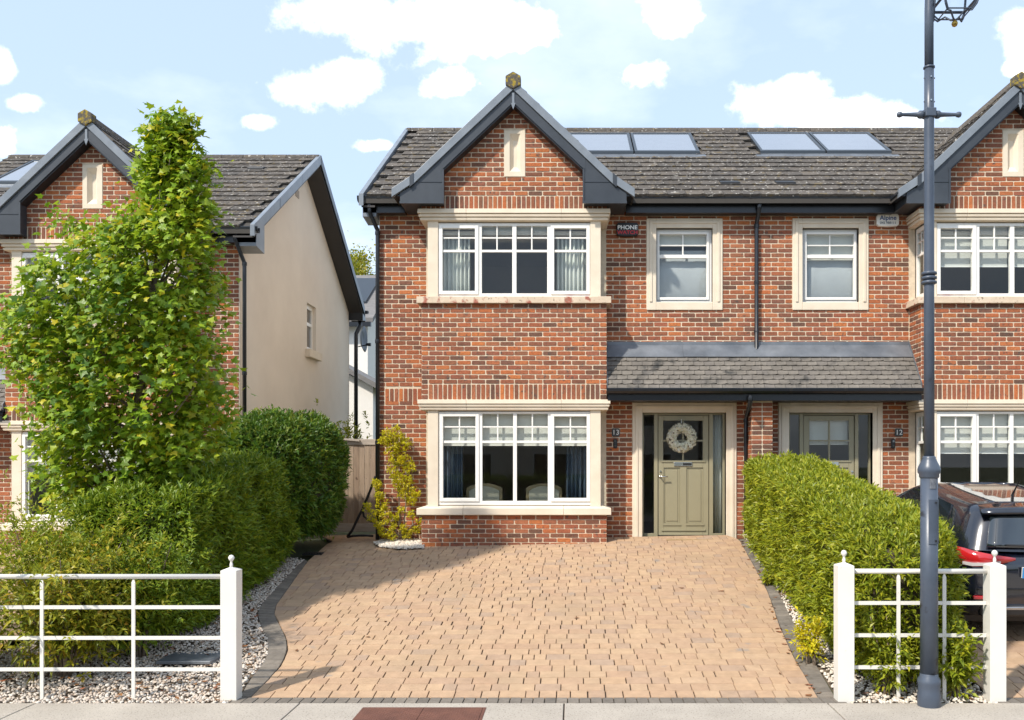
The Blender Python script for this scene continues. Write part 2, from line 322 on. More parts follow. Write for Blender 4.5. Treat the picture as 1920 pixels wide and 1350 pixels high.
def arr_mesh(name, V, Fc):
    """fast mesh from numpy arrays (faces of one size)"""
    me = bpy.data.meshes.new(name); V = np.asarray(V, np.float32); Fc = np.asarray(Fc, np.int32); k = Fc.shape[1]
    me.vertices.add(len(V)); me.vertices.foreach_set('co', V.ravel())
    me.loops.add(Fc.size); me.loops.foreach_set('vertex_index', Fc.ravel())
    me.polygons.add(len(Fc)); me.polygons.foreach_set('loop_start', np.arange(0, Fc.size, k, dtype=np.int32))
    me.polygons.foreach_set('use_smooth', np.zeros(len(Fc), dtype=bool)); me.update(calc_edges=True); me.validate(); return me
class Merge:
    """many small triangle pieces joined into one mesh"""
    def __init__(s): s.V = []; s.F = []; s.n = 0
    def add(s, V, Fc): s.V.append(V); s.F.append(np.asarray(Fc)+s.n); s.n += len(V)
    def build(s, name, m, parent=None, smooth=False):
        if not s.n: return None
        return finish(name, arr_mesh(name, np.concatenate(s.V), np.concatenate(s.F)), m, parent, smooth)
def text_obj(name, body, size, m, parent, loc, extrude=0.002, align='CENTER', spacing=1.0, shear=0, bold=0.0, sx=1.0, rot=(math.pi/2, 0, 0)):
    c = bpy.data.curves.new(name, 'FONT'); c.body = body; c.size = size; c.extrude = extrude; c.align_x = align; c.align_y = 'CENTER'
    c.space_character = spacing; c.shear = shear; c.offset = bold
    t = bpy.data.objects.new(name+'_tmp', c); COL.objects.link(t)
    dg = bpy.context.evaluated_depsgraph_get(); me = bpy.data.meshes.new_from_object(t.evaluated_get(dg))
    COL.objects.unlink(t); bpy.data.objects.remove(t)
    R = Matrix.Translation(loc) @ Matrix.Rotation(rot[2], 4, 'Z') @ Matrix.Rotation(rot[0], 4, 'X') @ Matrix.Diagonal((sx, 1, 1, 1))
    me.transform(R); return finish(name, me, m, parent)

# ------------------------------------------------------------------ small repeated pieces: bricks, tiles, pavers
def brick_geo(w, h, depth=0.0085, cut=0.009):
    """one tumbled brick face: x along, y depth (front at 0), z up"""
    a, b = w/2, h/2
    c = cut
    out = np.array([(-a+c, -b), (a-c, -b), (a, -b+c), (a, b-c), (a-c, b), (-a+c, b), (-a, b-c), (-a, -b+c)], float)
    out += rng.normal(0, 0.0011, out.shape)
    inn = out*np.array([(a-0.0035)/a, (b-0.0035)/b])
    V = np.zeros((16, 3)); V[:8, 0] = out[:, 0]; V[:8, 2] = out[:, 1]; V[:8, 1] = depth
    V[8:, 0] = inn[:, 0]; V[8:, 2] = inn[:, 1]; V[8:, 1] = rng.normal(0, 0.0008, 8)+rng.normal(0, 0.0008)
    Fc = []
    for i in range(8):
        j = (i+1) % 8; Fc += [(i, j, 8+j), (i, 8+j, 8+i)]
    for i in range(1, 7): Fc.append((8, 8+i, 8+i+1))
    return V, np.array(Fc)
def tile_geo(w, L, th=0.020, rise=0.020):
    """one roof tile: x across, y up the slope (front edge at 0), z off the roof"""
    xs = np.array([-w/2, -w*0.30, w*0.22, w*0.38, w/2-0.003]); zb = np.array([0.003, 0, 0.0, 0.007, 0.004])+rng.normal(0, 0.0012, 5)
    yj = rng.normal(0, 0.004)+np.array([0, -0.002, 0.002, 0.007, 0.004])+rng.normal(0, 0.0015, 5)
    V = []
    for i in range(5): V.append((xs[i], yj[i], rise+th+zb[i]))
    for i in range(5): V.append((xs[i], L*1.02, th+zb[i]*0.5))
    for i in range(5): V.append((xs[i], yj[i]+0.002, zb[i]*0.5))
    Fc = []
    for i in range(4): Fc += [(i, i+1, 6+i), (i, 6+i, 5+i), (10+i, 11+i, i+1), (10+i, i+1, i)]
    Fc += [(0, 5, 10), (4, 14, 9)]
    return np.array(V), np.array(Fc)
BRICK_FULL = []
for k in range(12):
    V, Fc = brick_geo(0.2125, 0.063); BRICK_FULL.append((V, Fc))
def shared(name, variants, m):
    out = []
    for V, Fc in variants:
        me = arr_mesh(name, V, Fc); me.materials.append(m); out.append(me)
    return out
BRICK_ME = shared('brick', BRICK_FULL, m_brick)
TILE_W, TILE_G = 0.30, 0.291
TILE_V = [tile_geo(TILE_W-0.004, TILE_G) for k in range(10)]
TILE_ME = shared('roof_tile', TILE_V, m_tile)
SLATE_W, SLATE_G = 0.165, 0.098
SLATE_V = [tile_geo(SLATE_W-0.0015, SLATE_G, 0.012, 0.014) for k in range(8)]
SLATE_ME = shared('porch_tile', SLATE_V, m_slate)
def piece(name, me, parent, loc, rot=(0, 0, 0)):
    o = bpy.data.objects.new(name, me); COL.objects.link(o); o.location = loc; o.rotation_euler = rot; put(o, parent); return o
def courses(z0, z1, ivals, period=0.225, h=0.075, jit=True):
    """running bond inside intervals ivals(z) -> [(a0,a1)]; yields (a, z, w, h)"""
    n = max(1, int(round((z1-z0)/h))); hh = (z1-z0)/n
    for k in range(n):
        zc = z0+(k+0.5)*hh; off = (k % 2)*period/2
        for (a0, a1) in ivals(zc):
            if a1-a0 < 0.03: continue
            cuts = [a0]
            i = math.ceil((a0-off)/period)
            while off+i*period < a1:
                q = off+i*period
                if q-cuts[-1] > 0.07 and a1-q > 0.05: cuts.append(q+(random.uniform(-0.006, 0.006) if jit else 0))
                i += 1
            cuts.append(a1)
            for p, q in zip(cuts[:-1], cuts[1:]): yield ((p+q)/2, zc, q-p-0.0125, hh-0.012)

# ------------------------------------------------------------------ houses
YB, YW = 14.20, 14.70                     # bay front and main wall front of numbers 13 and 12
U0 = 0.933
def ub(px): return (px-CX)*YB/F+U0
def zb(py): return CAMZ+(HY-py)*YB/F
def uw(px): return (px-CX)*YW/F+U0
def zw(py): return CAMZ+(HY-py)*YW/F
class Frame:
    """u from the bay centre towards the party wall, y back from the bay front, z up"""
    def __init__(s, m, X0, Y0, Z0): s.m, s.X0, s.Y0, s.Z0 = m, X0, Y0, Z0
    def map(s, p): return (s.X0+s.m*p[0], s.Y0+p[1], s.Z0+p[2])
WY = 0.50                                 # main wall plane
HW = 1.462                                # half width of the bay
UE, UP = -2.232, 3.936                    # end wall, party wall
YR, ZR, YE, ZE = 4.13, 8.83, 0.20, 6.35   # ridge and eave of the main roof
PITCH = math.atan2(ZR-ZE, YR-YE)
YBACK = 8.05
GA, GS = 8.04, 0.945                      # front gable apex and slope
def gable_z(u):
    a = abs(u)
    return GA-GS*a if a <= 1.577 else GA-GS*1.577-(a-1.577)*0.66
def main_z(y): return ZE+(y-YE)*math.tan(PITCH)

def cells(rect, holes):
    """rect minus holes as a list of smaller rectangles"""
    us = sorted({rect[0], rect[1]} | {h[i] for h in holes for i in (0, 1) if rect[0] < h[i] < rect[1]})
    zs = sorted({rect[2], rect[3]} | {h[i] for h in holes for i in (2, 3) if rect[2] < h[i] < rect[3]})
    out = []
    for a, b in zip(us[:-1], us[1:]):
        run = None
        for c, d in zip(zs[:-1], zs[1:]):
            mu, mz = (a+b)/2, (c+d)/2
            if any(h[0] < mu < h[1] and h[2] < mz < h[3] for h in holes):
                if run: out.append((a, b, *run)); run = None
            else:
                run = (run[0], d) if run else (c, d)
        if run: out.append((a, b, *run))
    return out
def minus(a0, a1, holes, z):
    iv = [(a0, a1)]
    for h in holes:
        if not (h[2] < z < h[3]): continue
        nv = []
        for p, q in iv:
            if h[1] <= p or h[0] >= q: nv.append((p, q)); continue
            if h[0] > p: nv.append((p, h[0]))
            if h[1] < q: nv.append((h[1], q))
        iv = nv
    return iv
def u_sweep(mb, prof, seg):
    """profile [(out, z)] swept round part of the bay; seg lists functions out -> (u, y)"""
    n = len(prof); k = len(seg); v = []
    for g in seg:
        for (d, z) in prof: u, y = g(d); v.append((u, y, z))
    f = [(i*n+j, (i+1)*n+j, (i+1)*n+(j+1) % n, i*n+(j+1) % n) for i in range(k-1) for j in range(n)]
    f += [tuple(range(n)), tuple(range((k-1)*n, k*n))[::-1]]
    mb.add(v, f)
def bay_band(name, prof, m, par, H, j0=-0.75, j1=0.745, yb=WY+0.02):
    """moulded stone band round the bay in three stones with fine joints"""
    g = 0.0015
    segs = [[lambda d: (-(HW+d), yb), lambda d: (-(HW+d), -d), lambda d: (j0-g, -d)], [lambda d: (j0+g, -d), lambda d: (j1-g, -d)],
            [lambda d: (j1+g, -d), lambda d: (HW+d, -d), lambda d: (HW+d, yb)]]
    first = None
    for s in segs:
        b = MB(); u_sweep(b, prof, s); o = b.build(name, m, par, H, bevel=0.004)
def window_light(win, H, u0, u1, z0, z1, zt0, zt1, zbar, y, bar=0.022, nv=1, plain=False):
    """one glazed light: transom, one horizontal and one vertical bar, its panes"""
    um = (u0+u1)/2; th = 0.012
    def pane(a, b, c, d): MB().box(a-0.004, b+0.004, y+0.022, y+0.028, c-0.004, d+0.004).build('pane', m_glass, win, H)
    if plain: pane(u0, u1, z0, z1); return
    MB().box(u0, u1, y+0.002, y+0.045, zt0, zt1).build('transom', m_white, win, H, bevel=0.003)
    MB().box(u0, u1, y+0.010, y+0.040, zbar-bar/2, zbar+bar/2).build('glazing_bar', m_white, win, H, bevel=0.003)
    MB().box(um-bar/2, um+bar/2, y+0.0125, y+0.0375, zt1, z1).build('glazing_bar', m_white, win, H, bevel=0.003)
    pane(u0, u1, z0, zt0)
    for (a, b) in ((u0, um-bar/2), (um+bar/2, u1)):
        pane(a, b, zt1, zbar-bar/2); pane(a, b, zbar+bar/2, z1)
def bay_window(H, par, pxs, pys, name='bay_window'):
    """pxs/pys in photo pixels at the bay front"""
    y = 0.05
    fu0, fu1, fz0, fz1 = ub(pxs['frame'][0]), ub(pxs['frame'][1]), zb(pys['frame'][1]), zb(pys['frame'][0])
    L = [(ub(a), ub(b)) for a, b in pxs['lights']]
    zS = (zb(pys['sash'][1]), zb(pys['sash'][0])); zF = (zb(pys['fix'][1]), zb(pys['fix'][0]))
    holes = [(a, b, *(zS if i in (0, 3) else zF)) for i, (a, b) in enumerate(L)]
    fr = MB()
    for c in cells((fu0, fu1, fz0, fz1), holes): fr.box(c[0], c[1], y, y+0.06, c[2], c[3])
    win = fr.build(name, m_white, par, H)
    sashes = []
    for i in (0, 3):                       # opening sashes stand a little proud
        a, b = L[i]; s = MB(); w = 0.055
        o0 = a-w; o1 = b+w; z0, z1 = zS[0]-w, zS[1]+0.045
        for c in cells((o0, o1, z0, z1), [(a, b, *zS)]): s.box(c[0], c[1], y-0.018, y-0.002, c[2], c[3])
        s.build('sash', m_white, win, H, bevel=0.004)
        h = MB(); h.box(b+0.015, b+0.027, y+0.062, y+0.085, zS[0]+0.45, zS[0]+0.58); h.build('window_handle', m_white, win, H)
    zt1, zt0 = zb(pys['transom'][0]), zb(pys['transom'][1]); zbar = zb(pys['bar'])
    for i, (a, b) in enumerate(L):
        z0, z1 = zS if i in (0, 3) else zF
        window_light(win, H, a, b, z0, z1, zt0, zt1, zbar, y)
    # the narrow side lights of the bay
    for sgn in (-1, 1):
        ux = sgn*1.366
        y0, y1 = 0.155, WY-0.03
        sd = MB()
        for c in cells((y0-0.04, y1, fz0, fz1), [(y0, y1-0.05, zF[0]+0.03, zF[1]-0.03)]): sd.box(ux-sgn*0.055, ux-sgn*0.005, c[0], c[1], c[2], c[3])
        sd.build('side_frame', m_white, win, H)
        ym = (y0+y1-0.05)/2; e0, e1 = sorted((ux-sgn*0.045, ux-sgn*0.012))
        MB().box(e0, e1, y0, y1-0.05, zt0, zt1).build('transom', m_white, win, H)
        MB().box(e0, e1, y0, y1-0.05, zbar-0.01, zbar+0.01).build('glazing_bar', m_white, win, H)
        MB().box(e0+0.002, e1-0.002, ym-0.009, ym+0.009, zt1, zF[1]-0.03).build('glazing_bar', m_white, win, H)
        MB().box(ux-sgn*0.032, ux-sgn*0.026, y0-0.004, y1-0.046, zF[0]+0.026, zF[1]-0.026).build('pane', m_glass, win, H)
    # stone posts at the corners
    for sgn in (-1, 1):
        p = MB(); a, b = sorted((sgn*1.366, sgn*(1.366-0.165))); p.box(a, b, 0.022, 0.12, fz0-0.03, fz1+0.06)
        p.build('corner_post', m_stone, win, H, bevel=0.006)
    return win
def gutter_profile(y, z): return [(y+a, z+b) for a, b in ((0, 0), (0, -0.085), (-0.03, -0.085), (-0.09, -0.075), (-0.118, -0.045), (-0.125, -0.005), (-0.115, 0.006), (-0.109, -0.002), (-0.112, -0.040),
                                                             (-0.086, -0.068), (-0.03, -0.077), (-0.008, -0.077), (-0.008, 0))]

def house(name, label, H, verge=0.22, n_brick=300, n_tile=300, solar=None, porch=True, vents=(), side_hole=None):
    base = H.map((0, WY, 0.75)); T = thing(name, label, 'house', base)
    # ---- openings
    up_s = (uw(1212.4), uw(1354.6), zw(581.6), zw(409.7))          # upper window surround
    up_o = (uw(1230.4), uw(1336), zw(566.6), zw(427.8))
    dr_s = (uw(1186), uw(1380.7), 0.6, zw(755)); dr_o = (uw(1204.4), uw(1361.3), 0.6, zw(773.6))
    win_lo = (-1.366, 1.366, zb(965), zb(770)); win_up = (-1.366, 1.366, zb(569), zb(415))
    z_g0, z_sold0 = zb(749.5), zb(720); zu_g0, zu_sold = zb(393), zb(367)
    ZT = 6.15
    # ---- masonry body (mortar faces)
    w = MB(); e = 0.006
    for c in cells((-HW, HW, 0.45, zu_sold), [(-2, 2, zb(962), zb(768)), (-2, 2, zb(566), zb(413))]):
        w.box(c[0]+(e if c[0] == -HW else 0), c[1]-(e if c[1] == HW else 0), e, 0.11, c[2], c[3])
    pl = (ub(945.5), ub(984.5), zb(331), zb(245)); gt = lambda u: gable_z(u)-0.2
    w.prism([(-1.35, zu_sold), (pl[0], zu_sold), (pl[0], gt(pl[0])), (-1.35, gt(1.35))], 'y', e, 0.11); w.prism([(pl[1], zu_sold), (1.35, zu_sold), (1.35, gt(1.35)), (pl[1], gt(pl[1]))], 'y', e, 0.11)
    w.box(pl[0], pl[1], e, 0.11, zu_sold, pl[2]); w.prism([(pl[0], pl[3]), (pl[1], pl[3]), (pl[1], gt(pl[1])), (0, gt(0)), (pl[0], gt(pl[0]))], 'y', e, 0.11)
    for sgn in (-1, 1):                    # bay cheeks
        for (c, d) in ((0.45, zb(962)), (zb(768), zb(566)), (zb(413), ZT+0.1)):
            a, b = sorted((sgn*(HW-e), sgn*(HW-0.1))); w.box(a, b, 0.112, WY+e, c, d)
    for c in cells((UE, UP, 0.45, ZT+0.12), [up_o, dr_o, (-1.36, 1.36, 0.40, 6.4)]): w.box(c[0]+(e if c[0] == UE else 0), c[1], WY+e, WY+0.12, c[2], c[3])
    pier = (UP-0.17, UP, 0.13)
    w.box(pier[0]+e, pier[1], pier[2]+e, WY+0.006, 0.45, 3.08)
    wall = w.build('front_wall', m_mortar, T, H)
    # ---- bricks
    rec = []
    def front(a0, a1, z0, z1, y, holes=(), rank=0, phase=0.0):
        for (a, z, ww, hh) in courses(z0, z1, lambda zc: minus(a0, a1, holes, zc)): rec.append((rank, 'f', y, a, z, ww, hh))
    def soldier(a0, a1, z0, z1, y, rank=1):
        n = max(1, round((a1-a0)/0.0755)); s = (a1-a0)/n
        for i in range(n): rec.append((rank, 's', y, a0+(i+0.5)*s, (z0+z1)/2, s-0.014, (z1-z0)-0.012))
    front(-HW, HW, zb(1034), zb(966), 0, rank=0)
    front(-HW, HW, z_sold0, zb(569), 0, rank=0)
    soldier(-1.35, 1.35, z_g0, z_sold0, 0)
    for sgn in (-1, 1):
        a, b = sorted((sgn*1.352, sgn*HW)); front(a, b, z_g0, z_sold0, 0, rank=3)
    soldier(-HW, HW, zu_g0, zu_sold, 0)
    panel = (ub(945.5), ub(984.5), zb(331), zb(245))
    def gint(zc):
        half = min(1.40, (GA-0.20-zc)/GS)
        return minus(-half, half, [panel], zc) if half > 0.06 else []
    for (a, z, ww, hh) in courses(zu_sold, GA-0.30, gint): rec.append((2, 'f', 0, a, z, ww, hh))
    zs0, zs1 = zw(755), zw(728)
    holes = [up_s, dr_s, (HW+0.02, UP, 3.12, 4.02), (UE+0.09, -HW, zs0, zs1), (pier[0], UP, 0.3, 3.1)]
    front(UE, -HW+0.0, 0.55, ZT+0.05, WY, holes, rank=2)
    soldier(UE+0.09, -HW, zs0, zs1, WY, rank=2)
    front(HW, UP, 0.55, ZT+0.05, WY, holes, rank=2)
    front(pier[0], UP, 0.6, 3.06, pier[2], rank=2)
    def cheek(u, sgn, y0, y1, z0, z1):
        for (a, z, ww, hh) in courses(z0, z1, lambda zc: [(y0, y1)]): rec.append((4, 'c', (u, sgn), a, z, ww, hh))
    for sgn in (-1, 1):
        for (c, d) in ((zb(1034), zb(966)), (z_g0, zb(569)), (zu_g0, ZT+0.0)): cheek(sgn*HW, sgn, 0.004, WY-0.004, c, d)
    cheek(pier[0], -1, pier[2]+0.004, WY-0.004, 0.6, 3.06)
    # single bricks: the full-size ones on the nearest plane, the rest one joined mass
    cand = [i for i, r in enumerate(rec) if r[1] == 'f' and r[5] > 0.19 and r[0] in (0, 2)]
    cand.sort(key=lambda i: rec[i][0]); single = set(cand[:n_brick])
    mg = Merge()
    for i, (rank, kind, y, a, z, ww, hh) in enumerate(rec):
        if i in single:
            piece('brick', random.choice(BRICK_ME), wall, H.map((a, y+random.uniform(-0.001, 0.001), z)), (0, random.uniform(-0.006, 0.006), 0)); continue
        if kind == 's':
            V, Fc = brick_geo(ww, hh)
        else: V, Fc = brick_geo(ww, hh)
        if kind == 'c':
            u, sgn = y; P = np.stack([u-sgn*V[:, 1], a+V[:, 0], z+V[:, 2]], 1)
        else: P = np.stack([a+V[:, 0], y+V[:, 1], z+V[:, 2]], 1)
        P = np.stack([H.X0+H.m*P[:, 0], H.Y0+P[:, 1], H.Z0+P[:, 2]], 1)
        mg.add(P, Fc)
    o = mg.build('brickwork', m_brickwork, wall); tag(o, kind='stuff')
    # ---- end wall (cream render), rear wall, ceilings and inner rooms
    s = MB(); t = 0.15
    zr = main_z(YR)-0.12
    for c in cells((WY+0.012, YBACK, 0.3, ZT+0.1), [side_hole] if side_hole else []): s.box(UE-0.004, UE+t, *c)
    s.prism([(YBACK, ZT+0.1), (YR, zr), (WY+0.012, ZT+0.1)], 'x', UE-0.004, UE+t)
    s.box(UE+t, UP, YBACK-0.1, YBACK-0.002, 0.3, ZT+0.1)
    ew = s.build('end_wall', m_render, T, H)
    r = MB()
    r.box(UE+t+0.01, UP-0.06, WY+0.13, YBACK-0.12, 3.42, 3.52); r.box(UE+t+0.01, UP-0.06, WY+0.13, YBACK-0.12, 6.10, 6.14)
    r.box(-1.34, 1.34, 0.13, WY+0.13, 3.42, 3.52); r.box(-1.34, 1.34, 0.13, WY+0.13, 5.72, 5.78)
    r.box(1.62, 1.70, WY+0.14, 4.2, 0.9, 6.1); r.box(UE+t+0.01, UP-0.06, 4.2, 4.28, 0.9, 6.1); r.box(UP-0.06, UP-0.01, WY+0.13, YBACK-0.12, 0.9, 6.1)
    r.build('inner_walls', m_inside, T, H)
    MB().box(UE+t+0.01, UP-0.06, WY+0.13, YBACK-0.12, 0.84, 0.90).box(-1.34, 1.34, 0.14, WY+0.129, 0.84, 0.90).build('inner_floor', m_floorin, T, H)
    # ---- stone bands and sills round the bay
    def cornice(pt, pb):
        zt, z0 = zb(pt), zb(pb); h = zt-z0
        bay_band('cornice_stone', [(-0.09, zt), (0.050, zt+0.004), (0.055, zt-0.36*h), (0.022, zt-0.365*h), (0.020, zt-0.45*h), (0.042, zt-0.455*h), (0.036, zt-0.64*h),
                                   (0.004, zt-0.645*h), (0.002, zt-0.74*h), (0.024, zt-0.745*h), (0.016, zt-0.93*h), (-0.03, zt-0.935*h), (-0.045, z0), (-0.09, z0)], m_stone, T, H)
    cornice(750, 770); cornice(393, 415)
    z1, z0 = zb(953), zb(965); bay_band('sill_stone', [(-0.12, z1+0.055), (0.065, z1), (0.065, z0), (-0.09, z0)], m_stone, T, H, -0.80, 0.78)
    z1, z0 = zb(557.2), zb(569.3); bay_band('sill_stone', [(-0.12, z1+0.035), (0.065, z1), (0.065, z0), (-0.09, z0)], m_stone_red, T, H, -0.78, 0.80)
    bay_window(H, T, dict(frame=(821.6, 1109), lights=[(830, 891), (903.6, 961.6), (968.6, 1027), (1039, 1100)]),
               dict(frame=(771.5, 947), sash=(780.5, 934), fix=(775.4, 939.5), transom=(826, 830.8), bar=800.2))
    bay_window(H, T, dict(frame=(820, 1108.5), lights=[(829, 890), (902.6, 960), (967.8, 1025.8), (1039, 1099.5)]),
               dict(frame=(417, 555.6), sash=(427, 544.5), fix=(422, 549), transom=(466.9, 471.4), bar=444.3))
    # ---- blind stone slit in the gable
    p = MB(); a0, a1, c0, c1 = panel; i0, i1, k0, k1 = a0+0.085, a1-0.075, c0+0.075, c1-0.05
    for c in cells((a0, a1, c0, c1), [(i0, i1, k0, k1)]): p.box(c[0], c[1], -0.006, 0.07, c[2], c[3])
    q = [(i0, k0), (i1, k0), (i1, k1), (i0, k1)]; b = [(i0+0.05, k0+0.09), (i1-0.05, k0+0.09), (i1-0.05, k1-0.09), (i0+0.05, k1-0.09)]
    p.add([(x, -0.004, z) for x, z in q]+[(x, 0.06, z) for x, z in b], [(0, 1, 5, 4), (1, 2, 6, 5), (2, 3, 7, 6), (3, 0, 4, 7), (4, 5, 6, 7)])
    p.build('stone_slit', m_stone, T, H)
    # ---- upper window in the main wall
    def surround(o, i, nm, sill=True):
        b = MB()
        for c in cells(o, [i]): b.box(c[0], c[1], WY-0.02, WY+0.16, c[2], c[3])
        b.build(nm, m_stone, T, H, bevel=0.008)
        d = 0.045; k = MB(); ii = (i[0], i[1], i[2], i[3]); oo = (o[0]+0.045, o[1]-0.045, i[2], o[3]-0.045)
        k2 = (oo[0]+d, oo[1]-d, oo[2]-1, oo[3]-d)
        for c in cells(oo, [k2]): k.box(c[0], c[1], WY-0.034, WY-0.016, c[2]+0.001, c[3])
        k.build('moulding', m_stone, T, H, bevel=0.006)
    surround(up_s, up_o, 'window_surround')
    y = WY+0.075
    g = (uw(1237.3), uw(1326), zw(556), zw(437.6)); fr = MB()
    for c in cells((up_o[0]+0.003, up_o[1]-0.003, up_o[2]+0.003, up_o[3]-0.003), [g]): fr.box(c[0], c[1], y, y+0.06, c[2], c[3])
    win = fr.build('window', m_white, T, H)
    sa = MB()
    for c in cells((g[0]-0.04, g[1]+0.04, g[2]-0.045, g[3]+0.04), [g]): sa.box(c[0], c[1], y-0.016, y-0.002, c[2], c[3])
    sa.build('sash', m_white, win, H, bevel=0.004)
    window_light(win, H, g[0], g[1], g[2], g[3], zw(482), zw(475.5), zw(457.8), y)
    # ---- door
    surround((dr_s[0], dr_s[1], 0.80, dr_s[3]), (dr_o[0], dr_o[1], 0.7, dr_o[3]), 'door_surround')
    yd = WY+0.09
    def q(a, b, c, d): return (uw(a), uw(b), zw(d), zw(c))
    leaf = q(1235.4, 1330.3, 778.5, 1004); glass = q(1244.7, 1319.7, 788, 863); slL = q(1208, 1227.5, 777, 1001); slR = q(1338.6, 1357, 777, 1001)
    fr = MB()
    for c in cells((dr_o[0]+0.003, dr_o[1]-0.003, zw(1009), dr_o[3]-0.003), [(leaf[0]-0.01, leaf[1]+0.01, leaf[2]-1, leaf[3]+0.01), slL, slR]): fr.box(c[0], c[1], yd, yd+0.07, c[2], c[3])
    fr.build('door_frame', m_sage, T, H, bevel=0.003)
    for sl in (slL, slR):
        MB().box(sl[0]-0.004, sl[1]+0.004, yd+0.03, yd+0.036, sl[2]-0.004, sl[3]+0.004).build('sidelight_pane', m_glass, T, H)
    dl = MB()
    p1, p2 = q(1246, 1276.5, 877, 982), q(1289, 1320.5, 877, 982)
    for c in cells(leaf, [glass, p1, p2]): dl.box(c[0], c[1], yd+0.018, yd+0.062, c[2], c[3])
    door = dl.build('front_door', m_sage, T, H, bevel=0.003)
    for pz in (p1, p2):
        b = MB()
        for c in cells(pz, [(pz[0]+0.035, pz[1]-0.035, pz[2]+0.035, pz[3]-0.035)]): b.box(c[0], c[1], yd+0.034, yd+0.055, c[2], c[3])
        b.box(pz[0]+0.035, pz[1]-0.035, yd+0.026, yd+0.055, pz[2]+0.035, pz[3]-0.035)
        b.build('door_panel', m_sage, door, H, bevel=0.006)
        b = MB(); b.box(pz[0]-0.015, pz[1]+0.015, yd+0.006, yd+0.02, pz[2]-0.035, pz[2]-0.015); b.build('panel_moulding', m_sage, door, H)
    MB().box(leaf[0]+0.05, leaf[1]-0.05, yd+0.002, yd+0.02, zw(996.5), zw(993)).build('weather_bar', m_sage, door, H, bevel=0.003)
    MB().box(leaf[0]+0.05, leaf[1]-0.05, yd+0.004, yd+0.02, zw(866.5), zw(864)).build('panel_moulding', m_sage, door, H)
    gm, zm = (glass[0]+glass[1])/2, zw(826)
    MB().box(gm-0.014, gm+0.014, yd+0.014, yd+0.05, glass[2], glass[3]).build('glazing_bar', m_sage, door, H)
    MB().box(glass[0], glass[1], yd+0.017, yd+0.047, zm-0.012, zm+0.012).build('glazing_bar', m_sage, door, H)
    for (a, b) in ((glass[0], gm-0.014), (gm+0.014, glass[1])):
        for (c, d) in ((glass[2], zm-0.012), (zm+0.012, glass[3])): MB().box(a-0.003, b+0.003, yd+0.03, yd+0.036, c-0.003, d+0.003).build('pane', m_glass, door, H)
    lp = q(1265, 1299.3, 866.5, 874.2)
    MB().box(*lp[:2], yd+0.004, yd+0.02, *lp[2:]).build('letter_plate', m_chrome, door, H, bevel=0.003)
    MB().box(lp[0]+(lp[1]-lp[0])*0.5, lp[1]-0.012, yd, yd+0.006, lp[2]+0.015, lp[3]-0.015).build('letter_flap', m_plastic, door, H)
    hx, hz = uw(1239), zw(894)
    h = MB(); h.tube([(hx, yd+0.02, hz), (hx, yd-0.035, hz), (hx+0.02, yd-0.045, hz), (hx+0.12, yd-0.045, hz)], 0.010, 10); h.lathe([(0.024, 0.01), (0.024, 0.02)], (hx, yd, hz), 14, 'y')
    h.build('door_handle', m_chrome, door, H, smooth=True)
    b = MB(); b.lathe([(0.016, 0.004), (0.016, 0.02)], (hx+0.004, yd, zw(884)), 12, 'y'); b.build('door_lock', m_chrome, door, H)
    MB().box(leaf[0], leaf[1], yd-0.03, yd+0.06, zw(1008.5), zw(1004.6)).build('threshold', m_chrome, T, H)
    # ---- main roof
    zo = 0.0
    k = MB(); uv = UE-verge
    th = 0.09
    k.prism([(YE-0.02, ZE-0.02-th), (YR, ZR-th), (2*YR-YE, ZE-0.02-th), (2*YR-YE, ZE-0.02), (YR, ZR), (YE-0.02, ZE-0.02)], 'x', uv+0.02, UP)
    roof = k.build('main_roof', m_deck, T, H)
    cs, sn = math.cos(PITCH), math.sin(PITCH)
    n_c = int(round(math.hypot(YR-YE, ZR-ZE)/TILE_G)); gauge = math.hypot(YR-YE, ZR-ZE)/n_c
    sol = []
    if solar:
        for (ua, ubb, ya, yb_) in solar: sol.append((ua, ubb, ya, yb_))
    places = []
    ntile = int((UP-uv)/TILE_W)+1
    for c in range(n_c):
        s0 = c*gauge; yy = YE-0.03+s0*cs; zz = ZE-0.01+s0*sn
        for i in range(ntile):
            u = UP-(i+0.5)*TILE_W-(0.15 if c % 2 else 0)
            if i == 0 and c % 2: places.append((UP-0.0745, yy, zz, 0.505))
            if u-TILE_W/2 < uv: continue
            if gable_z(u) > zz+0.16 and abs(u) < 1.95: continue
            if any(a-0.06 < u < b_+0.06 and ya-0.2 < yy < yb_ for (a, b_, ya, yb_) in sol): continue
            places.append((u, yy, zz, 1.0))
    # the largest in view are the lowest courses
    order = sorted(range(len(places)), key=lambda i: (places[i][3] < 1, places[i][2]))
    single = set(order[:n_tile]); mg = Merge()
    for i, (u, yy, zz, sc) in enumerate(places):
        if i in single and sc == 1.0:
            piece('roof_tile', random.choice(TILE_ME), roof, H.map((u, yy, zz+0.002)), (PITCH+random.uniform(-0.004, 0.006), random.uniform(-0.006, 0.006), 0)); continue
        V, Fc = random.choice(TILE_V); V = V.copy(); V[:, 0] *= sc
        P = np.stack([u+V[:, 0], yy+V[:, 1]*cs-V[:, 2]*sn, zz+V[:, 1]*sn+V[:, 2]*cs], 1)
        mg.add(np.stack([H.X0+H.m*P[:, 0], H.Y0+P[:, 1], H.Z0+P[:, 2]], 1), Fc)
    o = mg.build('roof_tiling', m_tiles, roof)
    if o: tag(o, kind='stuff')
    n_r = int((UP-uv)/0.45)
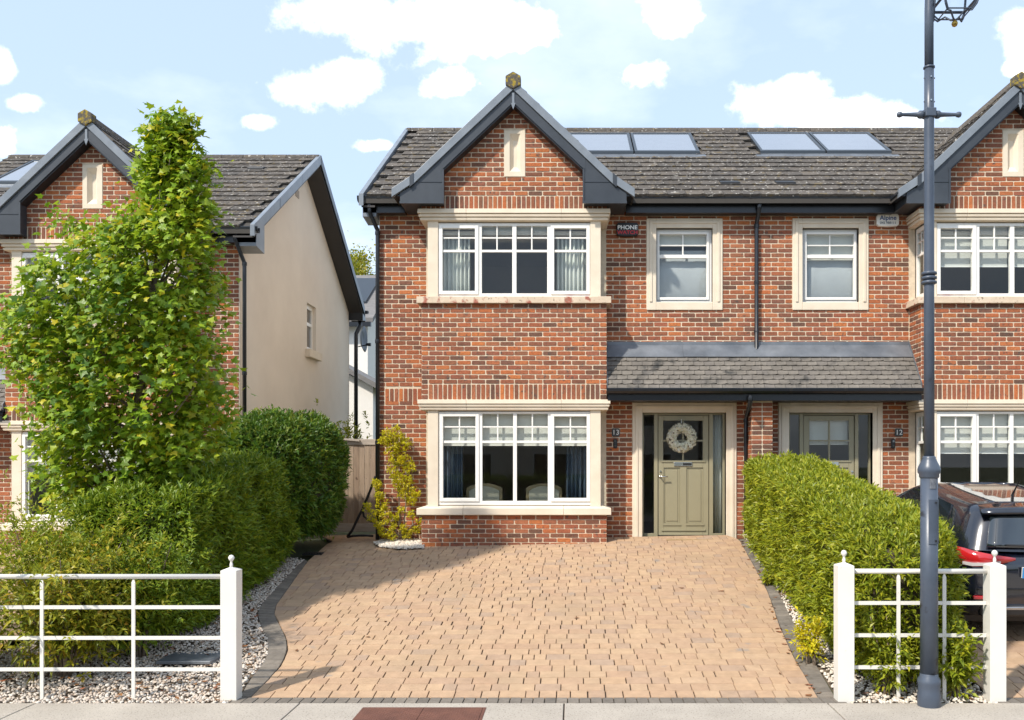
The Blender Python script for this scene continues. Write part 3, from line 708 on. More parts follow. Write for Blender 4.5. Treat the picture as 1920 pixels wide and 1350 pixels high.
    for i in range(n_r+1):
        a = UP-i*0.45; b_ = max(a-0.45, uv)
        if a-b_ < 0.05: continue
        g = MB(); prof = [(YR-0.13, ZR-0.035), (YR-0.10, ZR+0.035), (YR, ZR+0.085), (YR+0.10, ZR+0.035), (YR+0.13, ZR-0.035), (YR, ZR+0.03)]
        g.prism(prof, 'x', b_+0.003, a-0.001*(i % 2)); g.build('ridge_tile', m_tile, roof, H, bevel=0.012)
    for (vu, vy) in vents:
        g = MB(); zz = main_z(vy)+0.045
        g.prism([(vy-0.09, zz-0.055), (vy-0.09, zz-0.01), (vy+0.12, zz+0.075), (vy+0.12, zz+0.02)], 'x', vu-0.16, vu+0.16); g.build('vent_tile', m_plastic, roof, H, bevel=0.006)
    for (a, b_, ya, yb_) in sol:
        mid = (a+b_)/2
        def slab(x0, x1, y0, y1, h0, h1): 
            z = lambda yy: main_z(yy)
            return [(x, yy, z(yy)+hh) for hh in (h0, h1) for (x, yy) in ((x0, y0), (x1, y0), (x1, y1), (x0, y1))]
        FB = [(0, 3, 2, 1), (4, 5, 6, 7), (0, 1, 5, 4), (1, 2, 6, 5), (2, 3, 7, 6), (3, 0, 4, 7)]
        fl = MB(); fl.add(slab(a-0.10, b_+0.10, ya-0.16, ya+0.02, 0.035, 0.05), FB); fl.build('panel_flashing', m_lead, roof, H)
        for (x0, x1) in ((a, mid-0.012), (mid+0.012, b_)):
            fm = MB()
            for c in cells((x0, x1, ya, yb_), [(x0+0.05, x1-0.05, ya+0.06, yb_-0.05)]): fm.add(slab(c[0], c[1], c[2], c[3], 0.02, 0.105), FB)
            sp = fm.build('solar_panel', m_solarframe, roof, H)
            gl = MB(); gl.add(slab(x0+0.05, x1-0.05, ya+0.06, yb_-0.05, 0.07, 0.09), FB)
            # a sub-part may not have parts of its own, so the glass belongs to the roof as well
            gl.build('solar_glass', m_solarglass, roof, H)
    # verge trims and boxed eave end
    for (y0, z0, y1, z1, nm, mm) in ((YE-0.06, ZE-0.03, YR, ZR+0.01, 'verge_trim', m_verge), (2*YR-YE+0.06, ZE-0.03, YR, ZR+0.01, 'verge_trim', m_black)):
        nseg = 3
        for i in range(nseg):
            t0, t1 = i/nseg, (i+1)/nseg-0.003
            ya, za, yb_, zb_ = y0+(y1-y0)*t0, z0+(z1-z0)*t0, y0+(y1-y0)*t1, z0+(z1-z0)*t1
            g = MB(); off = -0.002*(i % 2)
            g.prism([(ya, za-0.13), (yb_, zb_-0.13), (yb_, zb_+0.065), (ya, za+0.065)], 'x', uv-0.03+off, uv+0.045); g.build(nm, mm, T, H, bevel=0.004)
    g = MB()                                # sloping soffits under the verge
    for (ya, yb_) in ((WY-0.3, YR), (YR, YBACK+0.25)):
        za, zb_ = (main_z(ya) if ya < YR else main_z(2*YR-ya))-0.17, (main_z(yb_) if yb_ <= YR else main_z(2*YR-yb_))-0.17
        g.add([(uv+0.0, ya, za), (UE-0.006, ya, za), (UE-0.006, yb_, zb_), (uv+0.0, yb_, zb_), (uv+0.0, ya, za+0.03), (UE-0.006, ya, za+0.03), (UE-0.006, yb_, zb_+0.03), (uv+0.0, yb_, zb_+0.03)],
              [(0, 3, 2, 1), (4, 5, 6, 7), (0, 1, 5, 4), (1, 2, 6, 5), (2, 3, 7, 6), (3, 0, 4, 7)])
    g.build('verge_soffit', m_soffit, T, H)
    for (yy, sg) in ((0.36, 1), (YBACK+0.0, -1)):
        g = MB(); y0 = yy-0.06 if sg > 0 else yy+0.30
        y1 = yy+0.34 if sg > 0 else yy-0.05
        ry = lambda q: main_z(q if q < YR else 2*YR-q)
        pts = [(y0, 6.06), (y1, 6.02), (y1, ry(y1)-0.12), (y0, ry(y0)-0.09)]
        g.prism(pts, 'x', uv-0.005, UE-0.006); g.build('eave_box_end', m_verge if sg > 0 else m_black, T, H)
    # eaves: fascia, soffit, gutter on the stretches beside the front gable, and at the rear
    for (a, b_, nm) in ((uv+0.002, -1.78, 'left'), (1.78, UP, 'right')):
        MB().box(a, b_, 0.30, 0.325, 6.12, ZE-0.05).build('fascia', m_black, T, H)
        MB().box(a+0.002, b_, 0.327, WY-0.003, 6.125, 6.15).build('soffit', m_soffit, T, H)
        g = MB(); g.prism(gutter_profile(0.297, ZE+0.008), 'x', a-(0.07 if nm == 'left' else 0), b_); g.build('gutter', m_black, T, H)
        for i in range(int((b_-a)/0.85)+1):
            c = a+0.25+i*0.85
            if c < b_: g = MB(); g.prism([(p[0]-0.004, p[1]) for p in gutter_profile(0.299, ZE+0.006)], 'x', c, c+0.05); g.build('gutter_bracket', m_plastic, T, H)
    MB().box(uv, UP, YBACK+0.22, YBACK+0.25, 6.06, ZE-0.05).build('fascia', m_black, T, H)
    MB().box(uv+0.01, UP, YBACK+0.002, YBACK+0.218, 6.08, 6.11).build('soffit', m_soffit, T, H)
    g = MB(); g.prism([(2*(YBACK+0.252)-p[0], p[1]) for p in gutter_profile(YBACK+0.252, ZE-0.03)], 'x', uv-0.06, UP); g.build('gutter', m_black, T, H)
    # ---- front gable roof
    yv = -0.20
    top = [(0, GA), (1.577, gable_z(1.577)), (1.872, gable_z(1.872))]
    for sgn in (-1, 1):
        g = MB(); pts = [(sgn*x, z-0.03) for x, z in top]+[(sgn*x, z-0.12) for x, z in top[::-1]]
        g.prism(pts, 'y', yv+0.04, 2.85); g.build('gable_roof', m_deck, T, H)
        mg = Merge(); sl = math.hypot(1.577, GS*1.577); ang = math.atan(GS)
        for c in range(int(sl/0.28)+1):
            for i in range(10):
                yy = yv+0.06+(i+0.5)*0.30; s0 = max(sl-(c+1)*0.28, -0.02); x = 1.60-(c*0.28)*math.cos(ang); z = gable_z(1.577)-0.04+c*0.28*math.sin(ang)
                if main_z(yy) > z+0.1 or x < 0.12: continue
                V, Fc = random.choice(TILE_V)
                P = np.stack([sgn*(x-V[:, 1]*math.cos(ang)+V[:, 2]*math.sin(ang)), yy+V[:, 0], z+V[:, 1]*math.sin(ang)+V[:, 2]*math.cos(ang)], 1)
                mg.add(np.stack([H.X0+H.m*P[:, 0], H.Y0+P[:, 1], H.Z0+P[:, 2]], 1), Fc)
        o = mg.build('gable_tiling', m_tiles, T); tag(o, kind='stuff')
        # light grey verge trim in two lengths with a clip, dark board below, boxed end
        def band(x0, x1, d0, d1): return [(sgn*x0, gable_z(x0)-d0), (sgn*x1, gable_z(x1)-d0), (sgn*x1, gable_z(x1)-d1), (sgn*x0, gable_z(x0)-d1)]
        g = MB(); g.prism(band(0.0, 1.577, 0.0, 0.155), 'y', yv-0.03, yv+0.055); g.build('verge_trim', m_verge, T, H, bevel=0.005)
        g = MB(); g.prism(band(1.58, 1.885, -0.006, 0.13), 'y', yv-0.034, yv+0.055); g.build('verge_trim', m_verge, T, H, bevel=0.005)
        g = MB(); g.prism(band(1.545, 1.605, -0.012, 0.16), 'y', yv-0.042, yv+0.05); g.build('verge_clip', m_fascia, T, H)
        g = MB(); g.prism(band(0.0, 1.12, 0.157, 0.352), 'y', yv, yv+0.03); g.build('bargeboard', m_fascia, T, H)
        g = MB(); g.prism(band(0.0, 1.10, 0.315, 0.345), 'y', yv-0.012, yv-0.002); g.build('board_bead', m_fascia, T, H)
        g = MB(); g.prism(band(0.0, 1.10, 0.354, 0.375), 'y', yv+0.01, 0.03); g.build('gable_soffit', m_black, T, H)
        zb0 = 6.138
        box = [(sgn*1.097, zb0), (sgn*1.76, zb0), (sgn*1.76, gable_z(1.76)-0.135), (sgn*1.60, gable_z(1.60)-0.15), (sgn*1.097, gable_z(1.097)-0.16)]
        g = MB(); g.prism(box, 'y', yv+0.004, WY-0.02); g.build('eave_box', m_fascia, T, H)
        g = MB(); a, b_ = sorted((sgn*1.085, sgn*1.765)); g.box(a, b_, yv-0.008, yv+0.002, zb0-0.012, zb0+0.025)
        a, b_ = sorted((sgn*1.078, sgn*1.105)); g.box(a, b_, yv-0.0085, yv+0.0018, zb0-0.013, 6.66); g.build('box_trim', m_fascia, T, H)
        MB().box(*sorted((sgn*1.11, sgn*1.755)), yv-0.003, yv+0.003, 6.455, 6.459).build('board_joint', m_black, T, H)
        g = MB(); g.prism([(sgn*(1.77+dx), z) for dx, z in ((0, 6.33), (0.11, 6.335), (0.12, 6.29), (0.08, 6.245), (0.0, 6.245))], 'y', yv+0.02, 0.24); g.build('gutter', m_black, T, H)
    g = MB(); r_ = 0.135; g.prism([(r_*math.sin(q_), GA-0.02+r_*math.cos(q_)) for q_ in [2*math.pi*i/6 for i in range(6)]], 'y', yv-0.06, yv+0.09)
    g.build('ridge_end_cap', m_moss, T, H, bevel=0.01)
    g = MB(); g.prism([(-0.10, GA-0.06), (0.10, GA-0.06), (0.06, GA+0.05), (0, GA+0.085), (-0.06, GA+0.05)], 'y', yv+0.09, 2.9); g.build('gable_ridge', m_tiles, T, H, bevel=0.01)
    g = MB(); g.box(-0.018, 0.018, yv-0.014, yv+0.0, GA-0.42, GA-0.2); g.prism([(-0.035, GA-0.36), (0.035, GA-0.36), (0, GA-0.46)], 'y', yv-0.016, yv-0.003); g.build('apex_clip', m_verge, T, H)
    # ---- porch roof over the door
    if porch:
        a = HW+0.012; yt, zt, yl, zl = WY-0.005, 4.00, -0.05, 3.265
        k = MB(); k.prism([(yl, zl-0.03), (yt, zt-0.03), (yt, zl-0.03)], 'x', a, UP); pr = k.build('porch_roof', m_deck, T, H)
        pa = math.atan2(zt-zl, yt-yl); sl = math.hypot(zt-zl, yt-yl); nc = int(sl*0.80/SLATE_G); cs2, sn2 = math.cos(pa), math.sin(pa)
        mg = Merge(); cnt = 0
        for c in range(nc):
            for i in range(int((UP-a)/SLATE_W)+2):
                u = UP-(i+0.5)*SLATE_W+(SLATE_W/2 if c % 2 else 0); lo, hi = max(u-SLATE_W/2, a), min(u+SLATE_W/2, UP)
                if hi-lo < 0.03: continue
                yy, zz = yl-0.02+c*SLATE_G*cs2, zl-0.02+c*SLATE_G*sn2
                if hi-lo > SLATE_W-0.01:
                    piece('porch_tile', random.choice(SLATE_ME), pr, H.map((u, yy, zz)), (pa+random.uniform(-0.01, 0.01), random.uniform(-0.008, 0.008), 0)); cnt += 1
                else:
                    V, Fc = random.choice(SLATE_V); V = V.copy(); V[:, 0] *= (hi-lo)/SLATE_W
                    P = np.stack([(lo+hi)/2+V[:, 0], yy+V[:, 1]*cs2-V[:, 2]*sn2, zz+V[:, 1]*sn2+V[:, 2]*cs2], 1)
                    mg.add(np.stack([H.X0+H.m*P[:, 0], H.Y0+P[:, 1], H.Z0+P[:, 2]], 1), Fc)
        o = mg.build('cut_porch_tiles', m_slates, pr); 
        if o: tag(o, kind='stuff')
        for i in range(2):                  # lead: upstand and apron in lapped lengths
            x0, x1 = a+(UP-a)*i/2, a+(UP-a)*(i+1)/2
            MB().box(x0, x1-0.001, WY-0.018-0.004*(i % 2), WY-0.003, zt-0.03, zt+0.07).build('lead_flashing', m_lead, pr, H)
            f0 = 0.70
            g = MB(); P0 = (yl+(yt-yl)*f0, zl+(zt-zl)*f0); nn = (-sn2*0.035, cs2*0.035); n2 = (-sn2*(0.040+0.004*i), cs2*(0.040+0.004*i))
            g.prism([(P0[0]+nn[0], P0[1]+nn[1]), (yt-0.02, zt-0.01), (yt-0.02+n2[0]*0.2, zt+0.012), (P0[0]+n2[0], P0[1]+n2[1])], 'x', x0+0.002, x1); g.build('lead_flashing', m_lead, pr, H)
        for i in range(7):                  # stepped soakers up the bay cheek
            t0 = i/7; yy = yl+(yt-yl)*t0; zz = zl+(zt-zl)*t0
            g = MB(); g.prism([(yy, zz-0.02), (yy+0.09, zz+0.09), (yy+0.09, zz+0.20), (yy, zz+0.10)], 'x', HW+0.001+0.002*(i % 2), HW+0.010+0.002*(i % 2)); g.build('lead_soaker', m_lead, pr, H)
        MB().box(a, UP, yl-0.005, yl+0.02, 3.075, zl-0.03).build('porch_fascia', m_black, T, H)
        MB().box(a, UP, yl+0.022, WY-0.036, 3.080, 3.10).build('porch_soffit', m_soffit, T, H)
        g = MB(); g.prism(gutter_profile(yl-0.007, zl-0.006), 'x', a-0.02, UP); g.build('porch_gutter', m_black, T, H)
        for i in range(3):
            c = a+0.35+i*0.85; g = MB(); g.prism([(p[0]-0.004, p[1]) for p in gutter_profile(yl-0.005, zl-0.008)], 'x', c, c+0.05); g.build('gutter_bracket', m_plastic, T, H)
    return T, wall, ew
def pipe(par, pts, r=0.034, clips=()):
    g = MB(); g.tube(pts, r, 10); o = g.build('downpipe', m_black, par, smooth=True)
    for c in clips:
        g = MB(); g.lathe([(r+0.007, -0.03), (r+0.009, 0), (r+0.007, 0.03)], c, 12); g.build('pipe_collar', m_black, par)
    return o

# ------------------------------------------------------------------ ground, pavement, drives
def struct(o): return tag(o, kind='structure')
def ground_sheet():
    xs = [-400, -60, -20]+list(np.arange(-12, 12.01, 0.6))+[20, 60, 400]
    ys = [-400, -60, -20, 0, 4.0, 7.86]+list(np.arange(8.05, 16.01, 0.5))+[18, 25, 60, 150, 600]
    v = [(x, y, gz(x, y)-0.075) for y in ys for x in xs]; n = len(xs)
    b = MB(); b.add(v, [(j*n+i, j*n+i+1, (j+1)*n+i+1, (j+1)*n+i) for j in range(len(ys)-1) for i in range(n-1)])
    return struct(b.build('ground', m_ground, smooth=True))
ground_sheet()
struct(MB().box(-80, 80, -7, 4.2, -0.30, -0.072).build('road', m_asphalt))
struct(MB().box(-80, 80, 4.205, 4.35, -0.25, -0.002).build('kerb', m_concrete, bevel=0.01))
pv = struct(MB().box(-40, 40, 4.352, 7.86, -0.15, -0.02).build('pavement', m_sand))
PX = [-11.6, -9.3, -7.0, -4.69, -2.385, -0.08, 2.22, 4.52, 6.8, 9.1]
for a, b in zip(PX[:-1], PX[1:]):
    MB().box(a+0.006, b-0.006, 4.358, 7.865, -0.06, 0.0).build('concrete_slab', m_concrete, pv, bevel=0.006)

def sheet(name, poly, m, dz, cell=0.35):
    """ground-following sheet inside a polygon given in X,Y (cut into a fine strip grid)"""
    P = np.array(poly); b = MB(); y0, y1 = P[:, 1].min(), P[:, 1].max(); n = max(2, int((y1-y0)/cell))
    ys = np.linspace(y0+1e-4, y1-1e-4, n+1)
    for a, c in zip(ys[:-1], ys[1:]):
        ia, ic = scan(P, a), scan(P, c)
        if not ia or not ic: continue
        (l0, r0), (l1, r1) = (ia[0][0], ia[-1][1]), (ic[0][0], ic[-1][1])
        k = 8
        for i in range(k):
            q = [(l0+(r0-l0)*i/k, a), (l0+(r0-l0)*(i+1)/k, a), (l1+(r1-l1)*(i+1)/k, c), (l1+(r1-l1)*i/k, c)]
            b.add([(x, y, gz(x, y)+dz) for x, y in q], [(0, 1, 2, 3)])
    return b.build(name, m)
def scan(P, y):
    xs = []
    for (a, b) in zip(P, np.roll(P, -1, 0)):
        if (a[1] <= y) != (b[1] <= y): xs.append(a[0]+(b[0]-a[0])*(y-a[1])/(b[1]-a[1]))
    xs.sort(); return list(zip(xs[0::2], xs[1::2]))
def inside(P, x, y): return any(a < x < b for a, b in scan(P, y))
def paver_geo(q, g=0.0012, bev=0.003, h=0.012, gx=0.0):
    """q: four ground corners (x,y) -> triangles, top with a chamfer"""
    q = np.array(q); c = q.mean(0); d = q-c; ln = np.maximum(np.linalg.norm(d, axis=1, keepdims=True), 1e-6)
    o = c+d*(1-g*1.4/ln); i = c+d*(1-(g+bev)*1.4/ln)
    o[:, 0] -= np.sign(d[:, 0])*gx; i[:, 0] -= np.sign(d[:, 0])*gx
    dz = rng.normal(0, 0.0008); V = [(x, y, gz(x, y)+dz-h) for x, y in o]+[(x, y, gz(x, y)+dz+rng.normal(0, 0.0006)) for x, y in i]
    Fc = []
    for k in range(4): j = (k+1) % 4; Fc += [(k, j, 4+j), (k, 4+j, 4+k)]
    Fc += [(4, 5, 6), (4, 6, 7)]
    return np.array(V), np.array(Fc)
def pave(base, poly, n_single, row=0.16, m1=m_paver, m2=m_pavers, ymax=None):
    P = np.array(poly); y0, y1 = P[:, 1].min(), P[:, 1].max(); cells_ = []
    n = int((y1-y0)/row)
    for k in range(n):
        ya, yb_ = y0+k*row, y0+(k+1)*row
        ia, ib = scan(P, ya+1e-4), scan(P, yb_-1e-4)
        if not ia or not ib: continue
        l0, r0, l1, r1 = ia[0][0], ia[-1][1], ib[0][0], ib[-1][1]
        lo, hi = max(l0, l1), min(r0, r1)
        cuts = []; x = lo+random.uniform(0.06, 0.24)
        while x < hi-0.08: cuts.append(x); x += random.choice((0.16, 0.16, 0.24, 0.24, 0.12))
        if not cuts: continue
        cells_.append([(l0, ya), (cuts[0], ya), (cuts[0], yb_), (l1, yb_)])
        for a, b in zip(cuts[:-1], cuts[1:]): cells_.append([(a, ya), (b, ya), (b, yb_), (a, yb_)])
        cells_.append([(cuts[-1], ya), (r0, ya), (r1, yb_), (cuts[-1], yb_)])
    mg = Merge()
    for i, q in enumerate(cells_):
        V, Fc = paver_geo(q, gx=abs(rng.normal(0, 0.0022)))
        if i < n_single: finish('paver', arr_mesh('paver', V, Fc), m1, base)
        else: mg.add(V, Fc)
    o = mg.build('paving', m2, base)
    if o: tag(o, kind='stuff')
def kerb_run(base, inner, outer, step=0.105):
    """edging blocks between two ground polylines"""
    def resample(pl, n):
        pl = np.array(pl); s = np.r_[0, np.cumsum(np.linalg.norm(np.diff(pl, axis=0), axis=1))]
        t = np.linspace(0, s[-1], n); return np.stack([np.interp(t, s, pl[:, 0]), np.interp(t, s, pl[:, 1])], 1)
    def smooth(pl):
        pl = resample(pl, 60)
        for _ in range(6): pl[1:-1] = (pl[:-2]+2*pl[1:-1]+pl[2:])/4
        return pl
    inner, outer = smooth(inner), smooth(outer)
    L = np.linalg.norm(np.diff(inner, axis=0), axis=1).sum(); n = int(L/step)
    a, b = resample(inner, n+1), resample(outer, n+1)
    for i in range(n):
        V, Fc = paver_geo([a[i], a[i+1], b[i+1], b[i]] if True else None, g=0.002, bev=0.004)
        finish('edging_block', arr_mesh('edging_block', V, Fc), m_kerb, base)
    return a, b
XY = lambda px, py: G(px, py)[:2]
L_in = [XY(*p) for p in ((471, 1306), (508, 1269), (528.6, 1246), (539.6, 1217.5), (537.8, 1197), (525, 1171.5), (514, 1151), (517, 1135), (533, 1113), (551.5, 1086.6), (576.8, 1052))]
L_out = [XY(*p) for p in ((449, 1306), (471, 1268), (492, 1246), (503, 1222), (501, 1199), (489.5, 1176), (481, 1150), (492, 1129), (515, 1105), (538, 1080), (570, 1049))]
R_in = [XY(*p) for p in ((1533, 1306), (1487.5, 1230), (1462.5, 1174), (1440.6, 1111), (1415.6, 1064), (1386, 1011.5))]
R_out = [XY(*p) for p in ((1566, 1306), (1517, 1222), (1483, 1155), (1458, 1106), (1431, 1066), (1397, 1010.5))]
YF0, YF1 = 7.868, 8.055
dpoly = [(L_in[0][0], YF1)]+L_in[1:]+[(-4.0, 15.0), (-4.6, 16.45), (-3.18, 16.45), (-3.18, 14.72), (2.44, 14.72)]+R_in[::-1][:-1]+[(R_in[0][0], YF1)]
drive = struct(sheet('driveway', dpoly, m_sand, -0.022))
pave(drive, dpoly, 300)
kerb_run(drive, L_in, L_out); kerb_run(drive, R_in, R_out)
x = L_out[0][0]-0.12
while x < R_out[0][0]+0.05:
    V, Fc = paver_geo([(x, YF0), (x+0.102, YF0), (x+0.102, YF1), (x, YF1)], g=0.003, bev=0.005)
    finish('edging_block', arr_mesh('edging_block', V, Fc), m_kerb, drive); x += 0.102
# neighbours' drives
rpoly = [(3.75, 8.06), (8.6, 8.06), (8.6, 14.72), (3.6, 14.72)]
rd = struct(sheet('neighbour_driveway', rpoly, m_sand, -0.022)); pave(rd, rpoly, 150)
x = 3.72
while x < 6.0:
    V, Fc = paver_geo([(x, YF0), (x+0.102, YF0), (x+0.102, YF1), (x, YF1)], g=0.003, bev=0.005)
    finish('edging_block', arr_mesh('edging_block', V, Fc), m_kerb, rd); x += 0.102
lpoly = [(-11.5, 9.27), (-6.05, 9.27), (-6.0, 11), (-6.0, 15.3), (-11.5, 15.3)]
ld = struct(sheet('neighbour_driveway', lpoly, m_sand, -0.022)); pave(ld, lpoly, 0)

# gravel beds
def pebbles(name, poly, n, m, s0=0.010, s1=0.020, dz=0.0, base_m=m_soil):
    bed = struct(sheet(name, poly, base_m, dz-0.03))
    P = np.array(poly); lo, hi = P.min(0), P.max(0)
    ico = np.array([(0, 0, 1), (0.89, 0, 0.45), (0.28, 0.85, 0.45), (-0.72, 0.53, 0.45), (-0.72, -0.53, 0.45), (0.28, -0.85, 0.45),
                    (0.72, 0.53, -0.45), (-0.28, 0.85, -0.45), (-0.89, 0, -0.45), (-0.28, -0.85, -0.45), (0.72, -0.53, -0.45), (0, 0, -1)])
    fi = np.array([(0, 1, 2), (0, 2, 3), (0, 3, 4), (0, 4, 5), (0, 5, 1), (1, 6, 2), (2, 7, 3), (3, 8, 4), (4, 9, 5), (5, 10, 1), (2, 6, 7), (3, 7, 8), (4, 8, 9), (5, 9, 10), (1, 10, 6)])
    mg = Merge(); k = 0
    while k < n:
        x, y = rng.uniform(lo, hi)
        if not inside(P, x, y): continue
        k += 1; s = rng.uniform(s0, s1); V = ico*s*rng.uniform(0.6, 1.25, 3)*np.array([1, 1, 0.65])+rng.normal(0, s*0.1, ico.shape)
        a = rng.uniform(0, 6.28); c, d = math.cos(a), math.sin(a); V = np.stack([V[:, 0]*c-V[:, 1]*d+x, V[:, 0]*d+V[:, 1]*c+y, V[:, 2]+gz(x, y)+dz+rng.uniform(-0.012, 0.008)], 1)
        mg.add(V, fi)
    o = mg.build('pebbles', m, bed, smooth=True); tag(o, kind='stuff'); return bed
lbed = [(L_out[0][0]-0.02, 7.87)]+L_out[1:]+[(-4.25, 13.6), (-5.4, 13.4), (-5.6, 10), (-6.0, 9.25), (-10.0, 9.25), (-10.0, 7.87)]
pebbles('gravel_bed', lbed, 26000, m_pebble, 0.010, 0.019)
rbed = [(R_out[0][0]+0.02, 7.87), (3.72, 7.87), (3.70, 14.6), (2.75, 14.6)]+[p for p in R_out[::-1][:-1]]
pebbles('gravel_bed', rbed, 9000, m_pebblew, 0.011, 0.022)
cb = [G(701, 1021)[:2], G(712, 1028)[:2], G(745, 1032)[:2], G(794, 1030)[:2], (-2.40, 14.68), (-3.14, 14.68)]
pebbles('gravel_bed', cb, 1500, m_pebblew, 0.014, 0.026, dz=0.03)
def leaf_litter(name, pts, par=None, size=(0.02, 0.045)):
    mg = Merge()
    for (x, y, dz) in pts:
        s = rng.uniform(*size); a = rng.uniform(0, 6.28); w = s*0.5
        V = np.array([(-s, 0, 0.004), (0, w, 0.006), (s, 0, 0.012), (0, -w, 0.002), (0, 0, -0.001)])+rng.normal(0, s*0.12, (5, 3))*np.array([1, 1, 0.6])
        c, d = math.cos(a), math.sin(a); V = np.stack([V[:, 0]*c-V[:, 1]*d+x, V[:, 0]*d+V[:, 1]*c+y, V[:, 2]+gz(x, y)+dz], 1)
        mg.add(V, np.array([(0, 1, 4), (1, 2, 4), (2, 3, 4), (3, 0, 4)]))
    return mg.build(name, m_litter, par)
pts = []
while len(pts) < 420:
    x, y = rng.uniform(-7.5, -2.5), rng.uniform(7.9, 11.5)
    if inside(np.array(lbed), x, y): pts.append((x, y, 0.016))
while len(pts) < 640:
    x, y = rng.uniform(2.1, 3.7), rng.uniform(7.9, 12)
    if inside(np.array(rbed), x, y): pts.append((x, y, 0.016))
for p, q in zip(R_in[:-1], R_in[1:]):
    for _ in range(9):
        t = rng.uniform(); pts.append((p[0]+(q[0]-p[0])*t+rng.normal(0.0, 0.03), p[1]+(q[1]-p[1])*t, 0.003))
tag(leaf_litter('fallen_leaves', pts), 'scattered brown dry leaves lying on the gravel beds', 'leaves', kind='stuff')
for i, (px, py) in enumerate(((722, 1166), (690, 1195), (1237, 1103), (1278, 1103), (1352, 1109), (1241, 1208), (1463, 1264), (1081, 1160), (1170, 1134), (556, 1221), (1480, 1281))):
    X, Y, _ = G(px, py); o = leaf_litter('dry_leaf', [(X, Y, 0.004)], size=(0.03, 0.05))
    tag(o, 'single brown dry leaf lying on the buff block paving', 'leaf', 'dry leaves on the drive')
# cast-iron covers
def cover():
    T = thing('manhole_cover', 'rusty brown chequered cover plate set in the concrete pavement', 'manhole cover', (-1.25, 7.3, 0))
    MB().box(-1.80, -0.745, 6.55, 7.715, -0.03, 0.0035).build('frame', m_rust, T)
    for k in range(2):
        a = -1.775+k*0.503
        pl = MB().box(a, a+0.498, 6.6, 7.69, 0.0036, 0.008).build('plate', m_rust, T)
        mg = Merge()
        for i in range(22):
            for j in range(24):
                cx_, cy_ = a+0.02+i*0.0217, 7.1+0.02+j*0.0235; l, w_ = (0.009, 0.003) if (i+j) % 2 else (0.003, 0.009)
                V = np.array([(cx_-l, cy_-w_, 0.008), (cx_+l, cy_-w_, 0.008), (cx_+l, cy_+w_, 0.008), (cx_-l, cy_+w_, 0.008), (cx_, cy_, 0.0115)])
                mg.add(V, np.array([(0, 1, 4), (1, 2, 4), (2, 3, 4), (3, 0, 4)]))
        o = mg.build('tread', m_rust, T); tag(o, kind='stuff')
cover()
X, Y, Z = G(592, 1037); d = thing('drain_cover', 'small dark drain grating beside the left hedge', 'drain', (X, Y, Z))
b = MB(); b.box(X-0.17, X+0.13, Y-0.14, Y+0.14, Z-0.02, Z+0.006); b.build('frame', m_plastic, d)
for i in range(7): MB().box(X-0.15+i*0.04, X-0.135+i*0.04, Y-0.12, Y+0.12, Z+0.0062, Z+0.012).build('bar', m_plastic, d)
X, Y, Z = G(362, 1234); MBo = MB().box(X-0.27, X+0.27, Y-0.24, Y+0.24, Z-0.01, Z+0.022).build('stepping_slab', m_lead, bevel=0.006)
tag(MBo, 'square grey slab lying flat in the gravel bed behind the railing', 'slab')

# ------------------------------------------------------------------ the three houses of the row
H13 = Frame(1, -U0, YB, 0.0)
H12 = Frame(-1, 2*3.003+U0, YB, 0.0)
HL = Frame(-1, -7.95, YB+0.72, -0.30)
def roof_pt(px, py):                        # point of the main roof under a pixel
    k = (HY-py)/F; t = math.tan(PITCH)
    Y = (ZE-CAMZ-(YE+YB)*t)/(k-t); return XA(px, Y), Y
def solar_from(px_bl, px_br, py_b, py_t, H):
    x0, y0 = roof_pt(px_bl, py_b); x1, _ = roof_pt(px_br, py_b); _, y1 = roof_pt(px_bl, py_t)
    us = sorted((H.m*(x0-H.X0), H.m*(x1-H.X0))); return (us[0], us[1], y0-YB, y1-YB)
sol13 = solar_from(1066, 1312, 294, 258.5, H13); sol12 = solar_from(1426, 1672, 293, 257.5, H12)
def vent(px, py, H): x, y = roof_pt(px, py); return (H.m*(x-H.X0), y-YB)
T13, W13, E13 = house('brick_house', 'brick house numbered 13 with a gabled box bay and a wreath on its sage door', H13, 0.22, 300, 300, [sol13], vents=[vent(1368, 348, H13)])
T12, W12, E12 = house('brick_house', 'brick house numbered 12 with a dark car parked before its gabled bay', H12, 0.22, 300, 300, [sol12], vents=[vent(1472, 348, H12)])
xs = -7.95+2.232+0.004
def _sp(px, py): Y = xs*F/(px-CX); return Y, ZA(py, Y)
_a, _za = _sp(575.5, 567); _b, _ = _sp(592.5, 578); _, _zl = _sp(575.5, 655)
SH = (_a-HL.Y0, _b-HL.Y0, _zl-HL.Z0, _za-HL.Z0)
TL, WL, EL = house('brick_house', 'brick house with a cream rendered end wall behind the maple tree', HL, 0.36, 300, 300, [(0.95, 3.2, sol13[2]-0.1, sol13[3])], vents=[(-1.55, 3.3)], side_hole=SH)
